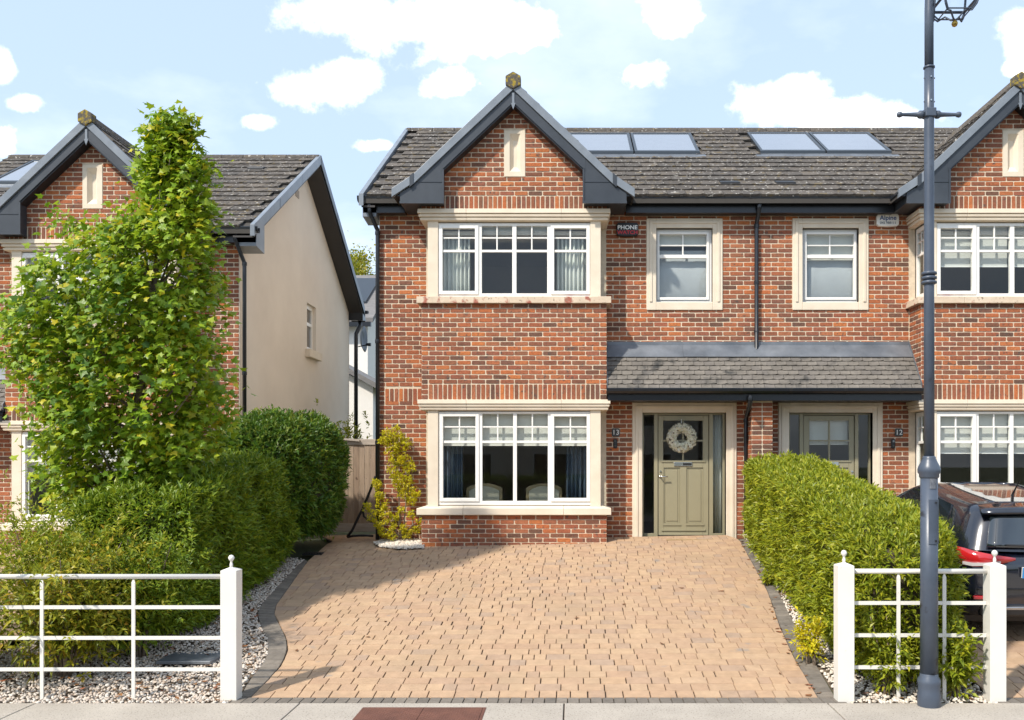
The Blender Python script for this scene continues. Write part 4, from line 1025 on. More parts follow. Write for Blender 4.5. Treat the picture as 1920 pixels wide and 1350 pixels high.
# downpipes
yg = YB+0.24
def wp(px, py, Y): return (XA(px, Y), Y, ZA(py, Y))
pipe(T13, [wp(693, 381, yg), wp(693, 398, yg), wp(708, 432, YW-0.05), wp(708, 445, YW-0.05), wp(708, 1012, YW-0.05)], clips=[wp(708, 437, YW-0.05), wp(708, 640, YW-0.05), wp(708, 830, YW-0.05), wp(693, 386, yg)])
pipe(T13, [wp(1423.5, 380, yg), wp(1423.5, 392, yg), wp(1419, 418, YW-0.05), wp(1418.5, 430, YW-0.05), wp(1418.5, 655, YW-0.06), wp(1418.5, 664, YW-0.11)],
     clips=[wp(1418.5, 424, YW-0.05), wp(1418.5, 530, YW-0.05), wp(1418.5, 622, YW-0.05), wp(1423.5, 386, yg)])
yp = YB-0.12
pipe(T13, [wp(1407, 741, yp), wp(1407, 754, yp), wp(1399, 783, YW-0.06), wp(1398.5, 795, YW-0.06), wp(1398.5, 1008, YW-0.06)], r=0.032, clips=[wp(1398.5, 789, YW-0.06), wp(1407, 747, yp)])
yl = 15.16
pipe(TL, [wp(441, 437, yl), wp(441, 449, yl), wp(458, 492, 15.39), wp(458.5, 500, 15.39), wp(458.5, 905, 15.39)], clips=[wp(458.5, 495, 15.39), wp(458.5, 700, 15.39)])
yr = 23.02
pipe(TL, [wp(675, 602, yr+0.1), wp(675, 610, yr+0.1), wp(667.5, 626, yr), wp(667.5, 635, yr), wp(667.5, 850, yr)], r=0.05)
# side window, sill and vents in the cream end wall
def side_pt(px, py):
    Y = xs*F/(px-CX); return Y, ZA(py, Y)
def side_window():
    ya, yb_, zl, za = SH[0]+HL.Y0, SH[1]+HL.Y0, SH[2]+HL.Z0, SH[3]+HL.Z0; x1 = xs-0.075
    fr = MB()
    for q in cells((ya, yb_, zl, za), [(ya+0.09, yb_-0.09, zl+0.09, (zl+za)/2+0.05), (ya+0.09, yb_-0.09, (zl+za)/2+0.12, za-0.09)]): fr.box(x1-0.06, x1, *q)
    w = fr.build('window', m_white, TL)
    MB().box(x1-0.04, x1-0.03, ya+0.05, yb_-0.05, zl+0.05, za-0.05).build('pane', m_carglass, w)
    MB().box(xs-0.07, xs+0.11, ya-0.12, yb_+0.12, zl-0.17, zl+0.004).build('window_sill', m_stone, TL, bevel=0.01)
    for (px, py) in ((557, 362), (601, 403)):
        Y, z = side_pt(px, py); MB().box(xs-0.05, xs+0.012, Y-0.11, Y+0.11, z-0.09, z+0.07).build('wall_vent', m_wood1, TL)
side_window()
Y, z = side_pt(584, 786); b = MB(); b.lathe([(0.09, 0.0), (0.09, 0.10), (0.07, 0.16), (0.02, 0.18)], (xs, Y, z), 16, 'x'); b.build('boiler_flue', m_plastic, TL, smooth=True)
d = thing('satellite_dish', 'dark grey satellite dish behind the cream end wall', 'satellite dish', wp(672, 630, 23.3))
g = MB(); g.lathe([(0.02, 0.0), (0.20, 0.03), (0.33, 0.10), (0.335, 0.105), (0.2, 0.045), (0.02, 0.015)], wp(676, 636, 23.35), 20, 'x'); g.build('dish', m_darkmetal, d, smooth=True)
a = wp(672, 650, 23.35); e_ = wp(691, 646, 23.3)
g = MB(); g.tube([a, e_], 0.015, 6); g.build('arm', m_plastic, d); g = MB(); g.lathe([(0.035, -0.06), (0.045, 0.06)], e_, 10, 'x'); g.build('receiver', m_plastic, d)

# ------------------------------------------------------------------ small things on the houses
def alarm(px0, px1, py0, py1, m, label):
    x0, x1, z0, z1 = XA(px0, YW), XA(px1, YW), ZA(py1, YW), ZA(py0, YW); T = thing('alarm_box', label, 'alarm box', ((x0+x1)/2, YW, z0))
    c = (x1-x0)*0.08; b = MB(); b.prism([(x0+c, z0), ((x0+x1)/2, z0-0.008), (x1-c, z0), (x1, z0+c), (x1, z1-c), (x1-c, z1), (x0+c, z1), (x0, z1-c), (x0, z0+c)], 'y', YW-0.075, YW-0.003)
    b.build('casing', m, T, bevel=0.012); return T, (x0+x1)/2, (z0+z1)/2
T, x, z = alarm(1155.5, 1196.5, 419.5, 444, m_plastic, 'black alarm box with white and red lettering on the wall of number 13')
text_obj('lettering', 'PHONE', 0.090, m_text_white, T, (x, YW-0.0765, z+0.025), bold=0.002, sx=1.08); text_obj('lettering', 'WATCH', 0.082, m_text_red, T, (x, YW-0.0765, z-0.055), bold=0.002, sx=1.08)
T, x, z = alarm(1641.5, 1683, 403, 426, m_signwhite, 'white alarm box with navy lettering high on the wall of number 12')
text_obj('lettering', 'Alpine', 0.105, m_text_navy, T, (x, YW-0.0765, z+0.03), bold=0.0015); text_obj('lettering', '045 988111', 0.055, m_text_grey, T, (x, YW-0.0765, z-0.05), bold=0.001)
for (px, num, lab) in ((1154.5, '13', 'dark slate plaque reading 13 beside the wreathed door'), (1685, '12', 'dark slate plaque reading 12 on the brick wall')):
    x, z = XA(px, YW), ZA(811, YW); T = thing('number_plaque', lab, 'house number', (x, YW, z))
    b = MB(); r = 0.066; c = 0.018; b.prism([(x-r, z-r+c), (x-r+c, z-r), (x+r-c, z-r), (x+r, z-r+c), (x+r, z+r-c), (x+r-c, z+r), (x-r+c, z+r), (x-r, z+r-c)], 'y', YW-0.016, YW-0.002); b.build('plate', m_plaque, T)
    text_obj('numerals', num, 0.115, m_text_white, T, (x, YW-0.0175, z), spacing=1.05)
    px2 = 1153.5 if num == '13' else 1674; x, z = XA(px2, YW), ZA(832, YW); T = thing('doorbell', 'black doorbell camera below the plaque '+('beside the wreathed door' if num == '13' else 'of the house with the parked car'), 'doorbell', (x, YW, z))
    MB().box(x-0.032, x+0.032, YW-0.03, YW-0.002, z-0.075, z+0.075).build('casing', m_plastic, T, bevel=0.01)
    b = MB(); b.lathe([(0.018, -0.037), (0.018, -0.03)], (x, YW, z+0.04), 14, 'y'); b.build('lens', m_carglass, T)
    b = MB(); b.lathe([(0.016, -0.034), (0.016, -0.03)], (x, YW, z-0.035), 14, 'y'); b.build('button', m_plaque, T)
# wreath
def wreath():
    c = np.array((XA(1279, YW), YW+0.065, ZA(821, YW))); T = thing('wreath', 'round wreath of cream flowers hanging on the sage door of number 13', 'wreath', tuple(c))
    R, r = 0.165, 0.062; mg = Merge()
    for i in range(900):
        a, b = rng.uniform(0, 6.283), rng.uniform(-0.6, math.pi+0.6); rr = r*rng.uniform(0.7, 1.25)
        out = np.array([math.cos(a), 0, math.sin(a)]); n = out*math.cos(b)+np.array([0, -1, 0])*math.sin(b); p = c+out*R+n*rr
        n = n+rng.normal(0, 0.35, 3); n /= np.linalg.norm(n); t = np.cross(n, rng.normal(0, 1, 3)); t /= np.linalg.norm(t); s = np.cross(n, t)
        for k in range(4):
            q = k*math.pi/2; d1 = t*math.cos(q)+s*math.sin(q); d2 = -t*math.sin(q)+s*math.cos(q); L = rng.uniform(0.014, 0.024)
            mg.add(np.array([p, p+d1*L*0.7+d2*L*0.5+n*0.004, p+d1*L*1.2+n*0.008, p+d1*L*0.7-d2*L*0.5+n*0.004]), np.array([(0, 1, 2), (0, 2, 3)]))
    o = mg.build('flowers', m_petal, T); tag(o, kind='stuff')
    g = MB(); g.tube([tuple(c+np.array([math.cos(q), 0, math.sin(q)])*R) for q in np.linspace(0, 2*math.pi, 33)], 0.045, 8, caps=False); g.build('ring', m_bark, T)
    g = MB(); g.tube([tuple(c+np.array([0, 0.02, R])), tuple(c+np.array([0, 0.03, 0.31]))], 0.006, 5); g.build('hanger', m_white, T)
wreath()
x0, x1 = XA(1249, YW-0.3), XA(1337, YW-0.3); z = gz(0.5, 14.4)
tag(MB().box(x0, x1, YW-0.42, YW+0.02, z+0.003, z+0.022).build('doormat', m_mat, bevel=0.006), 'brown coir doormat before the sage door of number 13', 'doormat')
# chairs, curtains and blinds behind the glass
def chair(px, label):
    Y = YB+0.75; x = XA(px, Y); zt = ZA(906, Y); fl = 0.90; T = thing('dining_chair', label, 'chair', (x, Y, fl), 'chairs at the bay window')
    def arch(w, z0, top, k=14): return [(x-w, z0)]+[(x+w*math.cos(math.pi-math.pi*i/k), top-0.085+(0.085*max(0, math.sin(math.pi*i/k)**1.6))) for i in range(k+1)]+[(x+w, z0)]
    b = MB(); b.prism(arch(0.30, fl+0.5, zt), 'y', Y, Y+0.05); b.build('back_frame', m_chairwood, T, bevel=0.008)
    b = MB(); b.prism(arch(0.25, fl+0.55, zt-0.05), 'y', Y-0.018, Y-0.001); b.build('back_cushion', m_chairfab, T, bevel=0.006)
    b = MB(); b.box(x-0.27, x+0.27, Y+0.0, Y+0.52, fl+0.42, fl+0.50); b.build('seat', m_chairfab, T, bevel=0.02)
    for sx in (-0.25, 0.25):
        for sy in (0.03, 0.48): b = MB(); b.tube([(x+sx, Y+sy, fl), (x+sx, Y+sy, fl+0.44)], [0.018, 0.026], 8); b.build('leg', m_chairwood, T)
chair(908, 'cream arch-backed dining chair inside the bay, towards the golden shrub'); chair(1020, 'cream arch-backed dining chair inside the bay, towards the wreathed door')
def curtain(x0, x1, y, z0, z1, m, label, waves=7, depth=0.035, taper=0.0):
    n = 60; v = []
    for k, z in enumerate((z0, (z0+z1)/2, z1)):
        s = 1-taper*(1-k/2)
        for i in range(n+1):
            t = i/n; x = x0+(x1-x0)*t*s; v.append((x, y+depth*math.sin(t*waves*6.283+0.4*math.sin(t*9))+depth*0.22*math.sin(t*37), z))
    b = MB(); b.add(v, [(j*(n+1)+i, j*(n+1)+i+1, (j+1)*(n+1)+i+1, (j+1)*(n+1)+i) for j in range(2) for i in range(n)])
    o = b.build('curtain', m, smooth=True); md = o.modifiers.new('thick', 'SOLIDIFY'); md.thickness = 0.004
    return tag(o, label, 'curtain')
yc = YB+0.24
zu0, zu1, zl0, zl1 = 4.50, 5.70, 1.18, 3.05
curtain(XA(828, yc), XA(882, yc), yc, zu0, zu1, m_sheer, 'pale drawn-back curtain in the upper bay of number 13, beside the downpipe corner')
curtain(XA(1098, yc), XA(1044, yc), yc, zu0, zu1, m_sheer, 'pale drawn-back curtain in the upper bay of number 13, beside the black alarm box')
curtain(XA(826, yc+0.25), XA(868, yc+0.25), yc+0.25, zl0, zl1, m_bluecurtain, 'dark blue curtain in the ground floor bay of number 13, beside the yellow shrub', 5)
curtain(XA(1102, yc+0.25), XA(1062, yc+0.25), yc+0.25, zl0, zl1, m_bluecurtain, 'dark blue curtain in the ground floor bay of number 13, beside the plaque', 5)
def blind(H, u0, u1, y, z0, z1, label, group=None):
    n = thing('roller_blind', label, 'blind', H.map(((u0+u1)/2, y, z1)), group)
    MB().box(u0, u1, y, y+0.004, z0, z1).build('fabric', m_blind, n, H)
    MB().box(u0, u1, y-0.006, y+0.010, z0-0.022, z0).build('bottom_bar', m_white, n, H)
    g = MB(); g.tube([(u0, y+0.01, z1), (u1, y+0.01, z1)], 0.024, 10); g.build('roller', m_white, n, H)
LT = [(ub(a)-0.03, ub(b)+0.03) for a, b in ((826, 895), (902, 963), (967, 1029), (1035, 1104))]
def bay_blinds(H, which, y, z0, z1, label, names, group):
    for i in which: blind(H, LT[i][0], LT[i][1], y, z0, z1, label+', '+names[i], group)
N13 = ('in the light beside the golden shrub', 'second light from the golden shrub', 'third light from the golden shrub', 'in the light beside the plaque')
NU13 = ('', 'third light from the black alarm box', 'second light from the black alarm box', '')
N12 = ('farthest light from the lamp post', 'third light from the lamp post', 'second light from the lamp post', 'in the light beside the lamp post')
NL = ('in the light towards the cream end wall', 'second light from the cream end wall', 'third light from the cream end wall', 'in the light farthest from the cream wall')
bay_blinds(H13, range(4), 0.17, zb(833), zb(773), 'white half-lowered blind, ground floor bay of number 13', N13, 'blinds in the lower bay of 13')
bay_blinds(H13, (1, 2), 0.17, zb(428), zb(419), 'white rolled-up blind, upper bay of number 13', NU13, 'blinds in the upper bay of 13')
bay_blinds(H12, range(4), 0.17, zb(848), zb(773), 'white lowered blind, ground floor bay of number 12', N12, 'blinds in the lower bay of 12')
bay_blinds(H12, range(4), 0.17, zb(494), zb(419), 'white lowered blind, upper bay of number 12', N12, 'blinds in the upper bay of 12')
bay_blinds(HL, range(4), 0.17, zb(850), zb(773), 'white blind, ground floor bay behind the maple', NL, 'blinds in the lower bay behind the maple')
bay_blinds(HL, range(4), 0.17, zb(480), zb(419), 'white blind, upper bay behind the maple', NL, 'blinds in the upper bay behind the maple')
blind(H13, uw(1234), uw(1330), WY+0.17, zw(455), zw(436), 'cream blind rolled near the top of the upper window of number 13')
blind(H12, uw(1234), uw(1330), WY+0.17, zw(482), zw(436), 'white blind lowered to the transom of the upper window of number 12')
blind(H12, uw(1244), uw(1321), WY+0.21, zw(831), zw(786), 'white blind lowered behind the door glass of number 12')
# frosted net behind the lower panes of the two small upper windows
for H, num in ((H13, '13'), (H12, '12')):
    a = H.map((uw(1236), WY+0.19, 0)); b_ = H.map((uw(1328), WY+0.19, 0))
    curtain(a[0], b_[0], a[1]-0.01, 4.55, 5.60, m_net, 'soft grey-white net across the small upper window '+('beside the black alarm box' if num == '13' else 'beside the white alarm box'), 2, 0.002)
a = H13.map((uw(1337), WY+0.2, 0))
curtain(XA(1336, YW+0.25), XA(1360, YW+0.25), YW+0.25, 0.92, 3.0, m_sheer, 'pale green-white drape behind the right-hand door sidelight of number 13', 3, 0.02)
# the side gate, its fence and the black cable
def gate():
    Y = 16.5; zb_ = gz(-4, Y); T = thing('side_gate', 'weathered wooden board gate between the two houses', 'gate', (-4.1, Y, zb_)); zt = ZA(832, Y)
    x = -5.62
    while x < -3.24:
        b = MB(); b.box(x, x+0.096, Y, Y+0.02, zb_+0.06, zt); b.build('board', m_wood, T, bevel=0.003); x += 0.1
    MB().box(-5.63, -3.2, Y-0.022, Y-0.002, zt-0.02, zt+0.085).build('rail', m_wood1, T, bevel=0.004)
    MB().box(-5.63, -3.2, Y-0.025, Y-0.002, zb_+0.05, zb_+0.2).build('rail', m_wood1, T, bevel=0.004)
    g = MB(); g.prism([(-5.63, zt+0.20), (-3.9, zt+0.04), (-3.9, zt+0.075), (-5.63, zt+0.24)], 'y', Y-0.08, Y-0.03); g.build('capping', m_wood1, T)
gate()
P = lambda px, py, Y=15.2: wp(px, py, Y)
g = MB(); g.tube([P(704, 893), P(700, 905), P(692, 925), P(683, 948), P(672, 970), P(660, 995), P(651, 1007)], 0.022, 8)
g.tube([P(651, 1007), P(662, 1005), P(675, 1004), P(688, 1004), P(700, 1005)], 0.020, 8); g.tube([P(690, 930), P(680, 952), P(682, 968), P(692, 976), P(703, 979)], 0.018, 8)
tag(g.build('charging_cable', m_plastic, smooth=True), 'black cable hanging in a loop from the corner downpipe to the ground', 'cable')

# ------------------------------------------------------------------ white railings
def post(par, x, Y, s=0.143, top=1.18):
    g = MB(); g.box(x-s/2, x+s/2, Y, Y+s, -0.03, top-0.03)
    o = len(g.v); h = s/2
    g.add([(x-h, Y, top-0.03), (x+h, Y, top-0.03), (x+h, Y+s, top-0.03), (x-h, Y+s, top-0.03), (x, Y+h, top)], [(0, 1, 4), (1, 2, 4), (2, 3, 4), (3, 0, 4)])
    p = g.build('post', m_fence, par, bevel=0.004)
    f = MB(); f.lathe([(0.014, -0.02), (0.014, 0.025), (0.010, 0.03), (0.010, 0.05), (0.018, 0.056), (0.026, 0.072), (0.026, 0.082), (0.018, 0.098), (0.004, 0.104)], (x, Y+h, top), 14)
    f.build('finial', m_fence, p, smooth=True)
def railing(label, Y, posts, x0, x1, bars, top, rails):
    T = thing('estate_railing', label, 'railing', ((x0+x1)/2, Y, 0)); yr = Y+0.07
    for x in posts: post(T, x, Y, top=top)
    g = MB(); g.tube([(x0, yr, rails[0]), (x1, yr, rails[0])], 0.022, 12); g.build('rail', m_fence, T, smooth=True)
    for z in rails[1:]: MB().box(x0, x1, yr-0.006, yr+0.006, z-0.016, z+0.016).build('rail', m_fence, T)
    for x in bars:
        b = MB(); b.box(x-0.015, x+0.015, yr-0.0075, yr+0.0075, -0.05, rails[0]-0.055)
        z = rails[0]-0.055; b.add([(x-0.015, yr-0.0075, z), (x+0.015, yr-0.0075, z), (x+0.015, yr+0.0075, z), (x-0.015, yr+0.0075, z), (x-0.006, yr, rails[0]-0.02), (x+0.006, yr, rails[0]-0.02)],
                                  [(0, 1, 5, 4), (2, 3, 4, 5), (1, 2, 5), (3, 0, 4)]); b.build('upright', m_fence, T)
    return T
YL = 7.95
zr = lambda py, Y: ZA(py, Y)
xl = lambda px, Y=YL: XA(px, Y)
railing('white estate railing and ball-topped post before the shrubs and maple tree', YL, [xl(428)], -9.5, xl(413), [xl(70), xl(243), xl(-103), xl(-276), xl(-449)], zr(1064, YL), [zr(1081, YL+0.07), zr(1138.5, YL+0.07), zr(1196, YL+0.07), zr(1255, YL+0.07)])
YR_ = 7.91
railing('white estate railing between two ball-topped posts behind the lamp post', YR_, [xl(1587, YR_), xl(1872, YR_)], xl(1603, YR_), xl(1856, YR_), [xl(1684.5, YR_+0.07), xl(1770.5, YR_+0.07)], zr(1055, YR_),
        [zr(1071, YR_+0.07), zr(1130.5, YR_+0.07), zr(1191, YR_+0.07), zr(1251, YR_+0.07)])

# ------------------------------------------------------------------ street lamp
def lamp():
    Y = 7.78; x = XA(1742, Y); s = F/Y; T = thing('street_lamp', 'slate blue lamp post with ladder bar and lantern, in front of the white railing', 'street lamp', (x, Y, 0))
    Zp = lambda py: ZA(py, Y)
    R = lambda w: w/2/s
    g = MB(); g.lathe([(R(42), -0.02), (R(42), Zp(1300)), (R(40), Zp(1296)), (R(40), Zp(1285)), (R(42), Zp(1280)), (R(42), Zp(1274)), (R(34), Zp(1268)), (R(33), Zp(1262))], (x, Y, 0), 28); g.build('base', m_darkmetal, T, smooth=True, bevel=0.003)
    g = MB(); g.lathe([(R(32.5), Zp(1268)), (R(31), Zp(896))], (x, Y, 0), 28); g.build('lower_shaft', m_darkmetal, T, smooth=True)
    g = MB(); g.lathe([(R(31), Zp(897)), (R(36), Zp(894)), (R(36), Zp(889)), (R(41), Zp(886)), (R(41.5), Zp(880)), (R(38), Zp(874)), (R(30), Zp(866)), (R(24), Zp(860)), (R(24), Zp(857)), (R(20), Zp(855))], (x, Y, 0), 28)
    g.build('shoulder', m_darkmetal, T, smooth=True)
    g = MB(); g.lathe([(R(19.5), Zp(857)), (R(18.5), Zp(540)), (R(18), Zp(215)), (R(17.5), Zp(128))], (x, Y, 0), 24); g.build('upper_shaft', m_darkmetal, T, smooth=True)
    for py in (513, 521.5, 530): g = MB(); g.lathe([(R(20), Zp(py+4)), (R(27), Zp(py+2)), (R(28.5), Zp(py)), (R(27), Zp(py-2)), (R(20), Zp(py-4))], (x, Y, 0), 24); g.build('ring', m_darkmetal, T, smooth=True)
    g = MB(); g.lathe([(R(18), Zp(129)), (R(21), Zp(128)), (R(21), Zp(125.5)), (R(17), Zp(124))], (x, Y, 0), 24); g.build('ring', m_darkmetal, T, smooth=True)
    # access door and plate on the front
    d = MB(); r = R(31.5)
    def patch(a0, a1, z0, z1, rr, n=8):
        v = []
        for z in (z0, z1):
            for i in range(n+1): q = -math.pi/2+a0+(a1-a0)*i/n; v.append((x+rr*math.cos(q), Y+rr*math.sin(q), z))
        return v, [(i, i+1, n+2+i, n+1+i) for i in range(n)]
    v, f = patch(-0.42, 1.0, Zp(1019), Zp(936), r+0.006); d.add(v, f); o = d.build('access_door', m_darkmetal, T); q = o.modifiers.new('t', 'SOLIDIFY'); q.thickness = 0.006; q.offset = -1
    d = MB(); v, f = patch(-0.3, 0.55, Zp(916), Zp(897), r+0.002); d.add(v, f); o = d.build('worn_label', mat('worn_label', [(0.14, 0.15, 0.17), (0.08, 0.09, 0.11)], nscale=60, namt=0.4, rough=0.8), T)
    for py in (942, 1013): g = MB(); g.lathe([(0.009, -r-0.012), (0.009, -r-0.004)], (x+0.03, Y+0.004, Zp(py)), 10, 'y'); g.build('door_bolt', m_plastic, T)
    # ladder bar
    zb_ = Zp(215)
    MB().box(x-R(20), x+R(20), Y-R(22), Y+R(18), Zp(221), Zp(205)).build('bar_clamp', m_darkmetal, T, bevel=0.006)
    for sg in (-1, 1):
        g = MB(); g.lathe([(R(9), sg*R(20)), (R(15), sg*R(26)), (R(15), sg*R(36)), (R(9), sg*R(44)), (R(8), sg*R(60)), (R(6.5), sg*R(100)), (R(10), sg*R(106)), (R(11), sg*R(112)), (R(9), sg*R(118)), (R(3), sg*R(121))], (x, Y, zb_), 14, 'x')
        g.build('ladder_bar', m_darkmetal, T, smooth=True)
    for py in (147, 191):
        for k in range(3):
            q = -math.pi/2+(k-1)*1.45; g = MB(); a = (x+R(17)*math.cos(q), Y+R(17)*math.sin(q), Zp(py)); b_ = (x+R(21)*math.cos(q), Y+R(21)*math.sin(q), Zp(py)); g.tube([a, b_], 0.007, 6); g.build('bolt', m_chrome, T)
    # swan neck above, carrying the lantern
    lx = XA(1790, Y); ztop = Zp(-150)
    pts = [(x, Y, Zp(126)), (x, Y, Zp(20)), (x+0.005, Y, Zp(-60)), (x+0.05, Y, Zp(-120)), (x+0.13, Y, ztop), (lx-0.02, Y, Zp(-140)), (lx, Y, Zp(-118))]
    g = MB(); g.tube(pts, [R(16.5), R(16.5), R(15), R(12), R(10), R(9), R(9)], 14); g.build('swan_neck', m_darkmetal, T, smooth=True)
    g = MB(); g.tube([(x+R(15), Y, Zp(40)), (x+R(20), Y, Zp(5)), (x+0.06, Y, Zp(-40)), (lx-0.05, Y, Zp(-70)), (lx-0.03, Y, Zp(-100))], 0.012, 8); g.build('brace', m_darkmetal, T, smooth=True)
    n = 4
    def ring(py, w): return [(lx+R(w)*math.cos(a)*1.0, Y+R(w)*math.sin(a), Zp(py)) for a in [math.pi/4+i*math.pi/2 for i in range(n)]]
    top, mid, low = ring(-90, 128), ring(7, 92), ring(26, 62)
    g = MB()
    for A in (top, mid):
        for i in range(n): g.tube([A[i], A[(i+1) % n]], 0.012, 6)
    for i in range(n): g.tube([top[i], mid[i]], 0.010, 6)
    for i in range(n): g.tube([mid[i], low[i]], 0.008, 6); g.tube([low[i], low[(i+1) % n]], 0.006, 6)
    bp = (lx, Y, Zp(38))
    for i in range(n):
        m_ = mid[i]; c = lambda t, k: tuple(m_[j]+(bp[j]-m_[j])*t+(k if j == 2 else 0) for j in range(3))
        g.tube([m_, c(0.12, -0.045), c(0.3, -0.06), c(0.6, 0.0), c(0.85, -0.012), bp], 0.008, 6)
    g.build('lantern_frame', m_darkmetal, T)
    for i in range(n):
        A, B, C, D = top[i], top[(i+1) % n], mid[(i+1) % n], mid[i]; b = MB(); b.add([A, B, C, D], [(0, 1, 2, 3)]); o = b.build('lantern_pane', m_glass, T); q = o.modifiers.new('t', 'SOLIDIFY'); q.thickness = 0.004
    b = MB(); b.add(ring(-90, 138)+ring(-118, 34), [(0, 1, 5, 4), (1, 2, 6, 5), (2, 3, 7, 6), (3, 0, 4, 7), (4, 5, 6, 7), (3, 2, 1, 0)]); b.build('lantern_roof', m_darkmetal, T)
    g = MB(); g.lathe([(0.004, -0.030), (0.019, -0.022), (0.027, -0.004), (0.024, 0.010), (0.012, 0.022), (0.004, 0.026)], (lx, Y, Zp(44)), 16); g.build('finial', m_gold, T, smooth=True)
lamp()

# ------------------------------------------------------------------ parked car (rear towards the street)
def car():
    yr0, xc = 9.35, 4.86
    T = thing('parked_car', 'black-blue hatchback parked before house 12 with its rear to the street', 'car', (xc, yr0+2, gz(xc, yr0+2)))
    slope = math.atan2(gz(xc, 12.5)-gz(xc, 9.8), 2.7); z0 = gz(xc, yr0)+0.0
    cs, sn = math.cos(slope), math.sin(slope)
    class HC:
        m = 1
        @staticmethod
        def map(p): return (xc+p[0], yr0+p[1]*cs-p[2]*sn, z0+p[1]*sn+p[2]*cs)
    K = HC
    # lower body: sections along the length, half outline mirrored
    st = [  # y, half width at sill / belt, bottom z, belt z, top z (deck or bonnet), corner rounding
        (0.00, 0.62, 0.70, 0.40, 0.74, 0.80), (0.05, 0.74, 0.79, 0.31, 0.86, 0.93), (0.16, 0.82, 0.835, 0.25, 0.95, 1.00), (0.45, 0.855, 0.86, 0.22, 0.97, 1.01), (1.1, 0.865, 0.855, 0.20, 0.965, 1.0),
        (2.0, 0.865, 0.85, 0.19, 0.955, 0.985), (2.75, 0.86, 0.84, 0.20, 0.935, 0.97), (3.3, 0.85, 0.80, 0.21, 0.86, 0.90), (3.75, 0.80, 0.72, 0.24, 0.72, 0.76), (3.95, 0.60, 0.55, 0.32, 0.60, 0.63)]
    v = []; 
    for (y, ws, wb, zlo, zb_, zt) in st:
        half = [(ws*0.80, zlo), (ws*0.985, zlo+0.05), (ws, zlo+0.22), (ws*1.0+0.008, (zlo+zb_)/2+0.08), (wb, zb_-0.03), (wb*0.94, zb_+0.012), (wb*0.70, zt-0.01), (wb*0.3, zt)]
        v += [(x, y, z) for x, z in half]+[(-x, y, z) for x, z in half[::-1]]
    n = 16; k = len(st)
    f = [(i*n+j, (i+1)*n+j, (i+1)*n+(j+1) % n, i*n+(j+1) % n) for i in range(k-1) for j in range(n)]+[tuple(range(n)), tuple(range((k-1)*n, k*n))[::-1]]
    b = MB(); b.add(v, f); body = b.build('body', m_carpaint, T, K, smooth=True, subsurf=2)
    # cabin
    cab = [  # y at belt, y at roof level positions: rings from belt to roof
        (0.985, [(0.05, 0.70), (0.30, 0.80), (1.1, 0.82), (2.0, 0.805), (2.75, 0.76), (3.02, 0.55)]),
        (1.17, [(0.15, 0.66), (0.40, 0.725), (1.12, 0.745), (1.95, 0.73), (2.42, 0.69), (2.62, 0.52)]),
        (1.33, [(0.24, 0.60), (0.52, 0.645), (1.15, 0.66), (1.80, 0.645), (2.08, 0.61), (2.22, 0.48)]),
        (1.405, [(0.34, 0.53), (0.60, 0.57), (1.15, 0.585), (1.60, 0.57), (1.80, 0.54), (1.92, 0.43)]),
        (1.43, [(0.50, 0.35), (0.72, 0.38), (1.15, 0.40), (1.50, 0.39), (1.65, 0.36), (1.72, 0.28)])]
    v = []; n = 12
    for z, ring in cab: v += [(x, y, z) for y, x in ring]+[(-x, y, z) for y, x in ring[::-1]]
    f = [(i*n+j, (i+1)*n+j, (i+1)*n+(j+1) % n, i*n+(j+1) % n) for i in range(len(cab)-1) for j in range(n)]+[tuple(range((len(cab)-1)*n, len(cab)*n))]
    b = MB(); b.add(v, f); b.build('cabin', m_carpaint, T, K, smooth=True, subsurf=2)
    # glazing, each pane its own shape just proud of the cabin
    def pane(name, pts, m=m_carglass, th=0.012):
        b = MB(); b.add(pts, [tuple(range(len(pts)))]); o = b.build(name, m, T, K); q = o.modifiers.new('t', 'SOLIDIFY'); q.thickness = th; q.offset = 0; return o
    def grid_pane(name, P00, P10, P11, P01, bulge, m=m_carglass, n=8):
        v = []
        for j in range(n+1):
            for i in range(n+1):
                s_, t_ = i/n, j/n
                p = [P00[k]*(1-s_)*(1-t_)+P10[k]*s_*(1-t_)+P11[k]*s_*t_+P01[k]*(1-s_)*t_ for k in range(3)]
                w = (1-(2*s_-1)**2)
                v.append(tuple(p[k]+bulge[k]*w for k in range(3)))
        b = MB(); b.add(v, [(j*(n+1)+i, j*(n+1)+i+1, (j+1)*(n+1)+i+1, (j+1)*(n+1)+i) for j in range(n) for i in range(n)])
        o = b.build(name, m, T, K, smooth=True); q = o.modifiers.new('t', 'SOLIDIFY'); q.thickness = 0.01; return o
    grid_pane('rear_window', (-0.60, 0.085, 1.035), (0.60, 0.085, 1.035), (0.50, 0.275, 1.335), (-0.50, 0.275, 1.335), (0, -0.045, 0))
    for sg in (-1, 1):
        S = lambda y, x, z: (sg*x, y, z)
        pane('rear_side_window', [S(0.74, 0.790, 1.02), S(1.22, 0.800, 1.02), S(1.22, 0.665, 1.335), S(0.86, 0.655, 1.33)])
        pane('quarter_window', [S(0.50, 0.785, 1.03), S(0.69, 0.790, 1.02), S(0.81, 0.662, 1.315), S(0.74, 0.665, 1.30)])
        pane('front_side_window', [S(1.28, 0.800, 1.02), S(2.45, 0.775, 1.02), S(2.06, 0.645, 1.285), S(1.80, 0.648, 1.33), S(1.28, 0.665, 1.335)])
        # tail lamp: red wrap-round lens with a clear strip
        lampv = []
        prof = [(0.36, -0.012), (0.50, 0.000), (0.64, 0.030), (0.745, 0.085), (0.81, 0.165), (0.84, 0.27)]
        b = MB(); tops = [0.945, 0.965, 0.985, 1.0, 1.01, 1.005]; bots = [0.928, 0.885, 0.850, 0.832, 0.83, 0.85]
